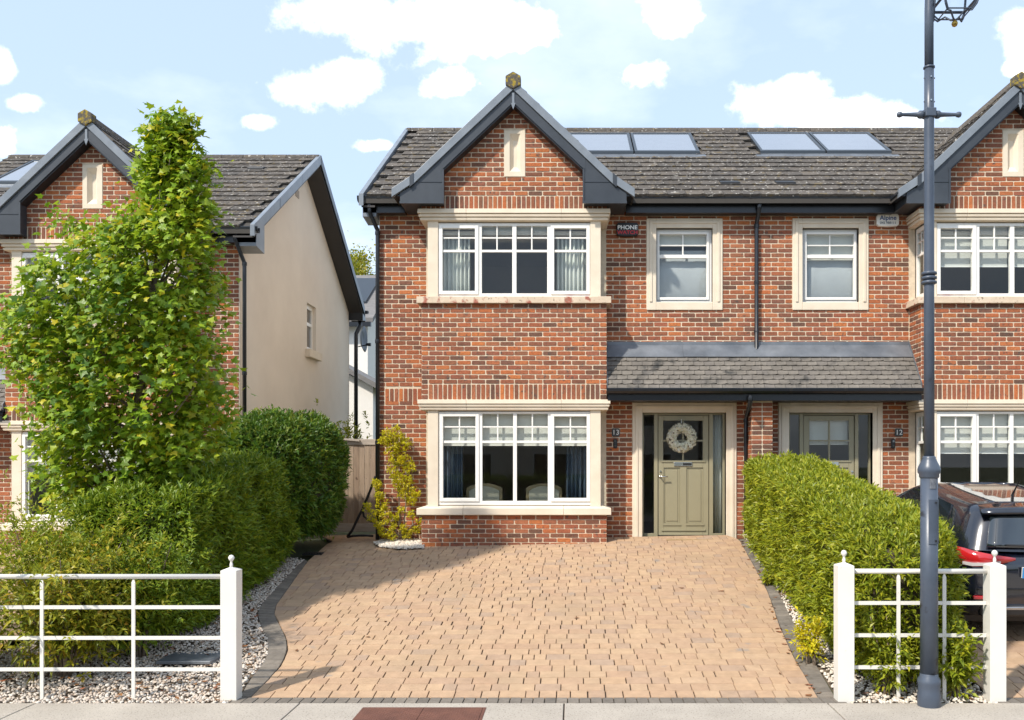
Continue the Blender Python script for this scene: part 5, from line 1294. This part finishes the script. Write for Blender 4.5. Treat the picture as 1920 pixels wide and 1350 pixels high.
        v = [(sg*x, y-0.018, z) for (x, y), z in zip(prof, tops)]+[(sg*(x+0.006), y-0.026, (a+c)/2) for (x, y), a, c in zip(prof, tops, bots)]+[(sg*x, y-0.018, z) for (x, y), z in zip(prof, bots)]
        b.add(v, [(j*6+i, j*6+i+1, (j+1)*6+i+1, (j+1)*6+i) for j in range(2) for i in range(5)]); tl = b.build('tail_lamp', m_red, T, K, smooth=True); q = tl.modifiers.new('t', 'SOLIDIFY'); q.thickness = 0.03; q.offset = 0
        b = MB(); v = [(sg*(x+0.012), y-0.044, z) for (x, y), z in zip(prof[1:5], (0.915, 0.892, 0.878, 0.875))]+[(sg*(x+0.012), y-0.044, z) for (x, y), z in zip(prof[1:5], (0.895, 0.862, 0.845, 0.845))]
        b.add(v, [(i, i+1, 5+i, 4+i) for i in range(3)]); o = b.build('clear_strip', m_lens, tl, K); q = o.modifiers.new('t', 'SOLIDIFY'); q.thickness = 0.02; q.offset = 0
        b = MB(); b.box(sg*0.50, sg*0.74, 0.0, 0.03, 0.50, 0.535); b.build('reflector', m_red, T, K, bevel=0.006)
        # mirror
        b = MB(); b.lathe([(0.02, -0.10), (0.07, -0.09), (0.085, -0.02), (0.08, 0.05), (0.03, 0.09)], (sg*0.99, 2.42, 1.06), 12, 'x'); b.build('wing_mirror', m_carpaint, T, K, smooth=True)
        b = MB(); b.tube([(sg*0.80, 2.45, 1.0), (sg*0.93, 2.42, 1.03)], 0.025, 8); b.build('mirror_arm', m_plastic, T, K)
        for yy in (0.66, 3.15):
            b = MB(); b.lathe([(0.17, sg*0.66), (0.285, sg*0.66), (0.31, sg*0.70), (0.31, sg*0.83), (0.285, sg*0.865), (0.20, sg*0.868)], (0, yy, 0.31), 28, 'x'); w = b.build('wheel', m_tyre, T, K, smooth=True)
            b = MB(); b.lathe([(0.21, sg*0.80), (0.205, sg*0.868), (0.05, sg*0.855), (0.02, sg*0.865)], (0, yy, 0.31), 28, 'x'); b.build('rim', m_alloy, w, K)
            b = MB(); b.lathe([(0.345, sg*0.60), (0.345, sg*0.872)], (0, yy, 0.31), 28, 'x'); b.build('wheel_arch', m_plastic, T, K)
    b = MB(); v = []
    for i in range(9):
        s_ = -1+i/4; v.append((0.60*s_, 0.20+0.05*abs(s_)**2, 1.385-0.02*s_*s_))
    for i in range(9):
        s_ = -1+i/4; v.append((0.55*s_, 0.46, 1.425-0.025*s_*s_))
    b.add(v, [(i, i+1, 10+i, 9+i) for i in range(8)]); o = b.build('roof_spoiler', m_carpaint, T, K, smooth=True); q = o.modifiers.new('t', 'SOLIDIFY'); q.thickness = 0.035; q.offset = -1
    b = MB(); b.box(-0.66, 0.66, -0.022, 0.10, 0.315, 0.42); b.build('lower_bumper', m_plastic, T, K, bevel=0.03)
    b = MB(); b.box(-0.60, 0.60, -0.030, 0.05, 0.395, 0.43); b.build('diffuser_strip', m_alloy, T, K, bevel=0.008)
    b = MB(); b.box(-0.70, 0.70, -0.012, 0.10, 0.600, 0.612); b.build('bumper_crease', m_plastic, T, K)
    p = MB().box(-0.275, 0.275, -0.032, -0.012, 0.735, 0.845).build('number_plate', m_plate, T, K)
    MB().box(-0.275, -0.22, -0.0345, -0.0322, 0.735, 0.845).build('plate_band', m_plateblue, p, K)
    b = MB(); b.tube([(0.0, 0.85, 1.42), (0.0, 0.84, 1.45), (0.0, 0.72, 1.62)], [0.02, 0.012, 0.004], 8); b.build('aerial', m_plastic, T, K)
    b = MB(); b.tube([(0.0, 0.05, 1.05), (-0.2, 0.03, 1.06), (-0.42, 0.055, 1.06)], 0.010, 6); b.build('rear_wiper', m_plastic, T, K)
    b = MB(); b.box(-0.70, 0.70, 0.3, 3.6, 0.17, 0.24); b.build('underside', m_plastic, T, K)
car()

# ------------------------------------------------------------------ plants
def norm(a): return a/np.maximum(np.linalg.norm(a, axis=-1, keepdims=True), 1e-9)
def leaves_mesh(B, D, L, W, fold=0.18, droop=0.25, nrm=None):
    """lance-shaped folded leaves: bases B, directions D"""
    n = len(B); up = np.array([0, 0, 1.0])
    if nrm is None: nrm = np.tile(up, (n, 1))+rng.normal(0, 0.55, (n, 3))
    S = norm(np.cross(D, nrm)); Nn = norm(np.cross(S, D))
    L = L[:, None]; W = W[:, None]
    mid = B+D*L*0.5-Nn*W*fold*0.6
    l1 = B+D*L*0.38+S*W*0.5+Nn*W*fold; r1 = B+D*L*0.38-S*W*0.5+Nn*W*fold
    tip = B+D*L-up*L*droop*rng.uniform(0.2, 1.0, (n, 1))
    V = np.stack([B, l1, mid, r1, tip], 1).reshape(-1, 3)
    o = (np.arange(n)*5)[:, None]
    Fc = np.concatenate([o+np.array(q) for q in ((0, 2, 1), (0, 3, 2), (1, 2, 4), (2, 3, 4))], 0)
    return V, Fc
MAPLE = np.array([(0, 0), (0.16, 0.02), (0.42, -0.06), (0.36, 0.16), (0.60, 0.42), (0.34, 0.44), (0.22, 0.56), (0.0, 1.0), (-0.22, 0.56), (-0.34, 0.44), (-0.60, 0.42), (-0.36, 0.16), (-0.42, -0.06), (-0.16, 0.02)])
def maple_mesh(B, D, L, nrm):
    n = len(B); S = norm(np.cross(D, nrm)); Nn = norm(np.cross(S, D)); k = len(MAPLE)
    fold = np.abs(MAPLE[:, 0])*-0.25+0.08-0.28*MAPLE[:, 1]**2*0.5
    V = B[:, None]+L[:, None, None]*(S[:, None]*MAPLE[None, :, 0:1]+D[:, None]*MAPLE[None, :, 1:2]+Nn[:, None]*fold[None, :, None])
    cen = (B+D*L[:, None]*0.38+Nn*L[:, None]*0.03)[:, None]
    V = np.concatenate([V, cen], 1).reshape(-1, 3); o = (np.arange(n)*(k+1))[:, None]
    Fc = np.concatenate([o+np.array((i, (i+1) % k, k)) for i in range(k)], 0)
    return V, Fc
def vnoise(P, f, seed):
    r = np.random.default_rng(seed); out = np.zeros(len(P))
    for i in range(5):
        k = r.normal(0, 1, 3)*f*(1+0.5*i); out += np.sin(P@k+r.uniform(0, 6.28))/(1+0.4*i)
    return out/3
def rounded_box(n, c, h, p=6):
    """points and normals on a rounded box with half sizes h"""
    h = np.array(h); A = np.array([h[1]*h[2], h[1]*h[2], h[0]*h[2], h[0]*h[2], h[0]*h[1]*1.0]); face = rng.choice(5, n, p=A/A.sum())
    q = rng.uniform(-1, 1, (n, 3)); ax = np.array([0, 0, 1, 1, 2])[face]; sg = np.array([-1, 1, -1, 1, 1])[face]; q[np.arange(n), ax] = sg
    rho = (np.abs(q)**p).sum(1)**(1/p); q = q/rho[:, None]
    N_ = np.sign(q)*np.abs(q)**(p-1)/h; return np.array(c)+q*h, norm(N_)
def shoots(P, N_, per=8, sl=(0.10, 0.2), L=(0.06, 0.09), W=(0.018, 0.028), upw=0.6, droop=0.3):
    n = len(P); up = np.array([0, 0, 1.0]); d = norm(N_*0.8+up*upw+rng.normal(0, 0.38, (n, 3))); ln = rng.uniform(*sl, (n, 1))
    base = P-d*ln*0.75
    a = norm(np.cross(d, rng.normal(0, 1, (n, 3)))); b = np.cross(d, a)
    Bs, Ds = [], []
    for k in range(per):
        t = (k+0.6)/per; ang = k*2.4+rng.uniform(0, 6.28, (n, 1))*0.15
        rad = a*np.cos(ang)+b*np.sin(ang); Bs.append(base+d*ln*t+rng.normal(0, 0.006, (n, 3))); Ds.append(norm(d*(0.35+0.75*t)+rad*(1.0-0.45*t)+rng.normal(0, 0.15, (n, 3))))
    B, D = np.concatenate(Bs), np.concatenate(Ds); m = len(B)
    nr = np.concatenate([d]*per)*0.7+up*0.6+rng.normal(0, 0.25, (m, 3))
    return leaves_mesh(B, D, rng.uniform(*L, m), rng.uniform(*W, m), droop=droop, nrm=nr)
def core_mesh(c, h, disp, shrink, name, m, par, p=6):
    nu, nv = 36, 22; V = []
    for j in range(nv+1):
        for i in range(nu):
            th, ph = 2*math.pi*i/nu, -math.pi/2+math.pi*j/nv; q = np.array([math.cos(th)*math.cos(ph), math.sin(th)*math.cos(ph), math.sin(ph)]); mx = (np.abs(q)**p).sum()**(1/p); V.append(q/mx*(np.array(h)-shrink))
    V = np.array(V)+np.array(c); V = V+disp(V)[:, None]*0.5*norm(V-np.array(c))
    b = MB(); b.add([tuple(v) for v in V], [(j*nu+i, j*nu+(i+1) % nu, (j+1)*nu+(i+1) % nu, (j+1)*nu+i) for j in range(nv) for i in range(nu)])
    return b.build(name, m, par, smooth=True)
def hedge(name, label, cat, x0, x1, y0, y1, height, m, n_shoot, per=8, p=7, amp=0.06, seed=3, stems=0, group=None, follow=True, lean=None, **kw):
    """clipped hedge standing on the sloping ground"""
    zc = 0; c = ((x0+x1)/2, (y0+y1)/2, height/2); h = ((x1-x0)/2, (y1-y0)/2, height/2)
    T = thing(name, label, cat, (c[0], c[1], gz(c[0], c[1])), group)
    P, N_ = rounded_box(n_shoot, c, h, p)
    disp = lambda Q: amp*vnoise(Q, 3.2, seed)+amp*0.6*vnoise(Q, 8.0, seed+1)
    P = P+N_*(disp(P)-rng.uniform(0, 0.10, len(P))**1.0*0.9)[:, None]
    V, Fc = shoots(P, N_, per, **kw)
    def lift(V):
        V = V.copy()
        V[:, 2] += np.array([gz(x, y) for x, y in zip(V[:, 0], V[:, 1])]) if follow else gz(c[0], c[1])
        if lean is not None: V = lean(V)
        return V
    fo = finish('foliage', arr_mesh('foliage', lift(V), Fc), m, T); tag(fo, kind='stuff')
    co = core_mesh(c, h, disp, 0.13, 'dark_core', m_dark_core, T, p)  # solid dark core added inside the leaves to block the view through
    vv = np.array([v.co for v in co.data.vertices]); vv = lift(vv); co.data.vertices.foreach_set('co', vv.astype(np.float32).ravel())
    return T
hedge('garden_hedge', 'clipped bright green hedge between the two driveways, ending at the lamp post', 'hedge', 2.58, 3.66, 8.15, 14.0, 1.42, m_hedge, 8600, 9, seed=3, amp=0.06, L=(0.065, 0.10), W=(0.018, 0.028), sl=(0.12, 0.22))
hedge('garden_hedge', 'clipped dark green hedge along the gravel strip left of the drive', 'hedge', -5.35, -4.08, 9.35, 13.4, 1.62, m_hedge2, 7000, 9, seed=8, amp=0.09, L=(0.075, 0.115), W=(0.022, 0.034), sl=(0.12, 0.22))
hedge('laurel_bush', 'tall rounded glossy dark green bush beside the wooden side gate', 'bush', -5.65, -3.75, 12.8, 15.9, 2.14, m_laurel, 5200, 8, p=2.5, seed=15, amp=0.10, L=(0.08, 0.13), W=(0.03, 0.045), sl=(0.14, 0.26), droop=0.35)

def bez(a, b, c, n=8): return [tuple((1-t)**2*np.array(a)+2*t*(1-t)*np.array(b)+t*t*np.array(c)) for t in np.linspace(0, 1, n)]
# the maple: crown outline by height, read off its own silhouette
def maple():
    Y = 10.6; bx = XA(225, Y); z0 = gz(bx, Y); s = F/Y
    T = thing('maple_tree', 'young upright maple with bright green lobed leaves behind the white railing', 'tree', (bx, Y, z0))
    prof = [(212, 318, 326), (235, 302, 346), (262, 284, 362), (300, 274, 374), (340, 266, 388), (380, 258, 396), (420, 232, 400), (450, 175, 408), (480, 105, 412), (520, 66, 412), (560, 46, 414), (600, 20, 420), (640, 4, 424),
            (680, 14, 430), (720, 48, 434), (760, 70, 432), (800, 72, 424), (840, 78, 408), (880, 84, 385), (920, 98, 352), (960, 120, 310), (985, 150, 280)]
    pr = np.array(prof, float); zz = ZA(pr[:, 0], Y)[::-1]; lo = XA(pr[:, 1], Y)[::-1]; hi = XA(pr[:, 2], Y)[::-1]
    def env(z): return np.interp(z, zz, lo), np.interp(z, zz, hi)
    # branches
    g = MB(); lead = [(bx, Y, z0-0.05), (bx+0.03, Y, 1.6), (bx+0.22, Y+0.05, 3.0), (bx+0.45, Y, 4.6), (XA(322, Y), Y, 6.1)]
    g.tube(lead, [0.075, 0.06, 0.045, 0.03, 0.006], 10); g.build('trunk', m_bark, T, smooth=True)
    tips = []; limbs = MB()
    for i in range(64):
        z = rng.uniform(1.5, 5.9); t = np.interp(z, [p[2] for p in lead], range(len(lead))); k = min(int(t), len(lead)-2); fz = t-k
        a = np.array(lead[k])*(1-fz)+np.array(lead[k+1])*fz
        zt = min(z+rng.uniform(0.35, 1.0), 6.0); l, r = env(zt); c, R = (l+r)/2, (r-l)/2; q = rng.uniform(0, 6.28); rr = R*rng.uniform(0.55, 0.92)
        e = np.array([c+rr*math.cos(q), Y+rr*math.sin(q)*0.9, zt]); mid = (a+e)/2+np.array([0, 0, -0.10]); path = bez(a, mid, e)
        limbs.tube(path, list(np.linspace(0.022, 0.004, len(path))), 5); tips.append((path, 0))
    limbs.build('limbs', m_bark, T, smooth=True)
    # leaf clusters through the crown, denser near the outside
    C = []
    while len(C) < 980:
        z = rng.uniform(zz[0], zz[-1]); l, r = env(z); R = (r-l)/2
        if rng.uniform() > R/1.4+0.03: continue
        q = rng.uniform(0, 6.28); rad = R*math.sqrt(rng.uniform(0.08, 1.0))*0.97; p = np.array([(l+r)/2+rad*math.cos(q), Y+rad*math.sin(q)*0.85, z])
        v = vnoise(p[None], 2.6, 21)[0]
        if v < -0.34: continue
        C.append(p)
    for path, _ in tips: C += [np.array(path[-1]), np.array(path[-3])]
    for (px, py) in ((318, 222), (322, 240), (345, 232), (330, 255), (12, 575), (22, 600), (8, 622), (40, 610), (105, 425), (135, 432), (110, 405), (150, 415), (392, 320), (90, 880), (72, 905)):
        C.append(np.array(wp(px, py, Y)))
    C = np.array(C); nC = len(C); per = 19
    cen = np.stack([np.interp(C[:, 2], zz, (lo+hi)/2), np.full(nC, Y), C[:, 2]-0.25], 1); outd = norm(C-cen)
    B = (C[:, None]+rng.normal(0, 0.095, (nC, per, 3))).reshape(-1, 3); O = np.repeat(outd, per, 0); n = len(B)
    D = norm(O*0.75+rng.normal(0, 0.6, (n, 3))+np.array([0, 0, -0.30])); nr = norm(O*0.45+np.array([-0.35, -0.45, 0.75])+rng.normal(0, 0.33, (n, 3))); L = rng.uniform(0.06, 0.105, n)
    ok = B[:, 2] < ZA(208, Y); B, D, nr, L = B[ok], D[ok], nr[ok], L[ok]; n = len(B)
    # the 300 that show largest (front of the crown, biggest) are single leaves
    score = -B[:, 1]*1.0+L*14; single = set(np.argsort(-score)[:300].tolist()); rest = np.array([i for i in range(n) if i not in single])
    V, Fc = maple_mesh(B[rest], D[rest], L[rest], nr[rest]); cr = finish('crown', arr_mesh('crown', V, Fc), m_maple, T); tag(cr, kind='stuff')
    one = maple_mesh(np.zeros((1, 3)), np.array([[0, 1.0, 0]]), np.ones(1), np.array([[0, 0, 1.0]])); me = arr_mesh('leaf', *one)
    mm = MATS.get('maple_leaf_single') or mat('maple_leaf_single', [(0.055, 0.13, 0.012), (0.085, 0.18, 0.016), (0.12, 0.22, 0.018), (0.16, 0.25, 0.02), (0.10, 0.19, 0.016)], **{**LEAFK, 'vary': 'object'})
    me.materials.append(mm)
    for i in single:
        d = Vector(D[i]); nn = Vector(nr[i]); sx = d.cross(nn).normalized(); nz_ = sx.cross(d)
        M = Matrix((sx, d, nz_)).transposed().to_4x4(); o = bpy.data.objects.new('leaf', me); COL.objects.link(o); o.parent = T
        M = Matrix.Translation(Vector(B[i])-WLOC[T.name]) @ M @ Matrix.Diagonal((L[i], L[i], L[i], 1)); o.matrix_local = M
maple()
# looser shrubs behind the left railing
def shrub(label, x, y, w, h, n, m, cat='shrub', seed=1, stems=6, L=(0.05, 0.085), W=(0.018, 0.03), per=7, name='shrub', group=None, flat=1.0, sp=1.0):
    z0 = gz(x, y); T = thing(name, label, cat, (x, y, z0), group); g = MB(); ends = []
    for i in range(stems):
        a = rng.uniform(0, 6.28); r = rng.uniform(0.2, 0.85)*w/2; e = (x+r*math.cos(a), y+r*math.sin(a)*flat, z0+h*rng.uniform(0.55, 0.95)); path = bez((x+0.04*math.cos(a), y+0.04*math.sin(a), z0-0.03), (x+0.3*r*math.cos(a), y+0.3*r*math.sin(a), z0+h*0.4), e)
        g.tube(path, list(np.linspace(0.016, 0.004, len(path))), 6); ends += path[3:]
    g.build('stems', m_bark, T, smooth=True)
    E = np.array(ends); P = E[rng.integers(0, len(E), n)]+rng.normal(0, 1, (n, 3))*np.array([w*0.13, w*0.13*flat, h*0.09])*sp; P[:, 2] = np.maximum(P[:, 2], z0+0.06)
    N_ = norm(P-np.array([x, y, z0+h*0.35])); V, Fc = shoots(P, N_, per, L=L, W=W, sl=(0.09, 0.18), upw=0.4, droop=0.45)
    o = finish('foliage', arr_mesh('foliage', V, Fc), m, T); tag(o, kind='stuff'); return T
shrub('loose shrub with yellowing leaves at the foot of the maple, behind the railing uprights', -4.85, 8.6, 1.35, 1.35, 1250, m_autumn, seed=2, stems=14, L=(0.06, 0.1), W=(0.022, 0.036), sp=1.15)
shrub('thin yellow-green shrub growing through the far end of the long railing', -6.05, 8.5, 1.35, 1.2, 900, m_autumn, stems=12, L=(0.06, 0.1), W=(0.022, 0.036), sp=1.1)
shrub('wispy tall shrub with yellow leaves under the neighbour bay window sill', -7.0, 9.7, 1.1, 1.15, 260, m_autumn, stems=9)
shrub('full green shrub joining the dark hedge to the railing', -4.4, 9.15, 1.2, 1.3, 1300, m_hedge2, stems=12, sp=1.1)
shrub('bushy green shrub at the foot of the maple trunk', -5.35, 9.25, 1.4, 1.5, 1500, m_hedge, stems=12, sp=1.1)
shrub('low leafy shrub against the right-hand post of the short railing', 3.42, 8.1, 0.55, 0.62, 260, m_hedge, stems=6, L=(0.06, 0.1), W=(0.03, 0.045))
shrub('low green shrub pushing through the short railing beside the lamp post', 2.85, 8.12, 0.8, 0.75, 330, m_hedge, stems=6)
shrub('small golden variegated shrub at the hedge foot beside the white post', 2.33, 8.85, 0.34, 0.55, 120, m_gold_leaf, stems=5, L=(0.04, 0.07), W=(0.02, 0.03))
shrub('little green weed growing on the edging blocks', *G(1447, 1096)[:2], 0.3, 0.16, 50, m_hedge, cat='weed', stems=4, name='weed')
shrub('small golden bush showing above the dark hedge', -5.35, 13.2, 0.4, 1.9, 70, m_gold_leaf, stems=4)
# golden wall shrub: clusters along forked stems
def euonymus():
    Y = 14.5; x0, z0 = XA(755, Y), gz(-2.7, 14.4); T = thing('golden_shrub', 'upright golden-leaved shrub climbing the brick wall beside the bay', 'shrub', (x0, Y, z0)); Pq = lambda px, py, dy=0.0: (XA(px, Y), Y+dy, ZA(py, Y))
    runs = [[(752, 1008), (748, 930), (742, 870), (735, 820)], [(756, 1008), (760, 950), (768, 900), (775, 880)], [(750, 1008), (735, 985), (715, 950), (705, 910)], [(750, 1006), (722, 992), (700, 970), (690, 955)], [(756, 1006), (772, 985), (788, 975)], [(748, 1008), (735, 1000)]]
    g = MB()
    for r in runs: g.tube([Pq(*p) for p in r], list(np.linspace(0.013, 0.005, len(r))), 6)
    g.build('stems', m_bark, T, smooth=True)
    blobs = [(730, 818, 16), (744, 812, 15), (722, 826, 14), (752, 835, 16), (736, 842, 16), (762, 832, 12), (742, 862, 14), (760, 866, 14), (768, 876, 12), (738, 885, 13), (748, 898, 14), (766, 904, 13), (778, 922, 12), (756, 925, 12), (772, 936, 12),
             (744, 908, 10), (707, 908, 11), (712, 926, 12), (716, 944, 12), (722, 960, 12), (728, 972, 10), (690, 952, 10), (700, 968, 11), (712, 984, 12), (720, 1000, 11), (734, 1004, 9), (746, 968, 9), (752, 956, 8), (772, 965, 8), (787, 978, 7), (784, 992, 8), (758, 990, 9), (772, 1000, 7), (738, 986, 8), (760, 1002, 7)]
    P = []
    for (px, py, r) in blobs:
        k = int(r*r*0.16)+4; q = norm(rng.normal(0, 1, (k, 3)))*rng.uniform(0.5, 1, (k, 1))*r*Y/F; P.append(np.array(Pq(px, py, -0.03))+q*np.array([1, 0.8, 1]))
    P = np.concatenate(P); P[:, 1] = np.minimum(P[:, 1], YW-0.06); N_ = norm(rng.normal(0, 1, P.shape)+np.array([0, -0.6, 0.4])); V, Fc = shoots(P, N_, 8, sl=(0.04, 0.08), L=(0.028, 0.045), W=(0.018, 0.026), droop=0.1)
    o = finish('foliage', arr_mesh('foliage', V, Fc), m_gold_leaf, T); tag(o, kind='stuff')
euonymus()

# ------------------------------------------------------------------ what shows beyond the gap between the houses
def far_house(label, x0, x1, y0, y1, ze, zr, roofm, wallm, axis='x', wins=(), solar=False):
    zg = 0.6; T = thing('far_house', label, 'house', ((x0+x1)/2, y0, zg)); b = MB(); ym, xm = (y0+y1)/2, (x0+x1)/2
    if axis == 'x':
        b.prism([(y0, zg), (y1, zg), (y1, ze), (ym, zr-0.1), (y0, ze)], 'x', x0, x1); b.build('wall', wallm, T)
        for sg in (0, 1):
            ya, yb_ = (y0-0.3, ym) if sg == 0 else (y1+0.3, ym); k = (zr-ze)/(ym-y0); za = ze-0.3*k
            r = MB(); r.prism([(ya, za), (yb_, zr), (yb_, zr+0.16), (ya, za+0.16)], 'x', x0-0.25, x1+0.25); rf = r.build('roof', roofm, T)
        MB().box(x0-0.2, x1+0.2, y0-0.42, y0-0.3, ze-0.32, ze-0.16).build('gutter', m_black, T)
        if solar:
            k = (zr-ze)/(ym-y0)
            for i in range(2):
                a = x1-3.6+i*1.7; r = MB(); f0, f1 = 0.25, 0.85; r.prism([(y0+(ym-y0)*f0, ze+(zr-ze)*f0+0.2), (y0+(ym-y0)*f1, ze+(zr-ze)*f1+0.2), (y0+(ym-y0)*f1, ze+(zr-ze)*f1+0.26), (y0+(ym-y0)*f0, ze+(zr-ze)*f0+0.26)], 'x', a, a+1.6); r.build('solar_panel', m_solarframe, T)
    else:
        b.prism([(x0, zg), (x1, zg), (x1, ze), (xm, zr-0.1), (x0, ze)], 'y', y0, y1); b.build('wall', wallm, T)
        k = (zr-ze)/(xm-x0)
        for sg in (-1, 1):
            xe = xm+sg*(xm-x0+0.3); r = MB(); r.prism([(xe, ze-0.3*k), (xm, zr), (xm, zr+0.16), (xe, ze-0.3*k+0.16)], 'y', y0-0.25, y1+0.25); r.build('roof', roofm, T)
    for (a, c, d, e) in wins:
        w = MB().box(a, c, y0-0.03, y0+0.01, d, e).build('window', m_white, T); MB().box(a+0.07, c-0.07, y0-0.04, y0-0.028, d+0.07, e-0.07).build('pane', m_carglass, w)
    return T
far_house('white rendered house with panels on its grey roof, seen through the gap', -14.4, -7.3, 32.0, 40, ZA(598, 32), ZA(548, 34)+0.9, m_farroof, m_offwhite, 'x', solar=True)
far_house('low white outbuilding with a grey pitched roof, beyond the side gate', -9.6, -6.0, 27.0, 31, ZA(715, 27)-0.15, ZA(692, 29)+0.25, m_farroof, m_offwhite, 'y')
shrub('leafy green bush rising behind the wooden side gate', -4.9, 19.5, 1.5, 2.3, 420, m_hedge, stems=7, L=(0.09, 0.14), W=(0.035, 0.05), cat='bush', name='bush')
def round_tree(label, x, y, h, w, m, n, name='tree', cw=0.55):
    z0 = 0.5; T = thing(name, label, 'tree', (x, y, z0)); g = MB(); g.tube([(x, y, z0), (x+0.1, y, z0+h*0.4), (x, y, z0+h*0.8)], [0.22, 0.15, 0.05], 8); 
    for i in range(10):
        a = i*0.63*2; g.tube(bez((x, y, z0+h*0.35), (x+w*0.2*math.cos(a), y+w*0.2*math.sin(a), z0+h*0.6), (x+w*0.4*math.cos(a), y+w*0.4*math.sin(a), z0+h*0.8)), list(np.linspace(0.07, 0.015, 8)), 5)
    g.build('trunk', m_bark, T, smooth=True)
    C = norm(rng.normal(0, 1, (90, 3)))*rng.uniform(0.4, 1, (90, 1))*np.array([w/2, w/2, h*0.36])+np.array([x, y, z0+h*0.66]); P = C[rng.integers(0, 90, n)]+rng.normal(0, 0.35, (n, 3)); D = norm(rng.normal(0, 1, (n, 3))); 
    V, Fc = leaves_mesh(P, D, rng.uniform(0.12, 0.22, n), rng.uniform(0.09, 0.15, n)); o = finish('crown', arr_mesh('crown', V, Fc), m, T); tag(o, kind='stuff')
round_tree('round tree turning amber above the far white house', -11.6, 48, ZA(492, 48)-0.5, 6.0, m_autumn, 26000)
# across the street, mirrored in the window panes
hedge('street_hedge', 'long clipped hedge on the far side of the road, mirrored in the bay window', 'hedge', -16, 16, -11.2, -10.0, 1.5, m_hedge2, 4200, 8, seed=31, amp=0.06, L=(0.14, 0.2), W=(0.06, 0.09), sl=(0.15, 0.25))
far = far_house('cream house across the road, mirrored in the bay window', -9, 9, -24, -16, 5.6, 8.6, m_farroof, m_render, 'x')
for (a, c, d, e) in ((-6, -4, 1.2, 2.6), (-2, 0, 1.2, 2.6), (3, 5, 1.2, 2.6), (-5.5, -4, 3.9, 5.1), (3, 4.5, 3.9, 5.1)):
    w = MB().box(a, c, -16.01, -15.97, d, e).build('window', m_white, far); MB().box(a+0.07, c-0.07, -15.972, -15.955, d+0.07, e-0.07).build('pane', m_carglass, w)
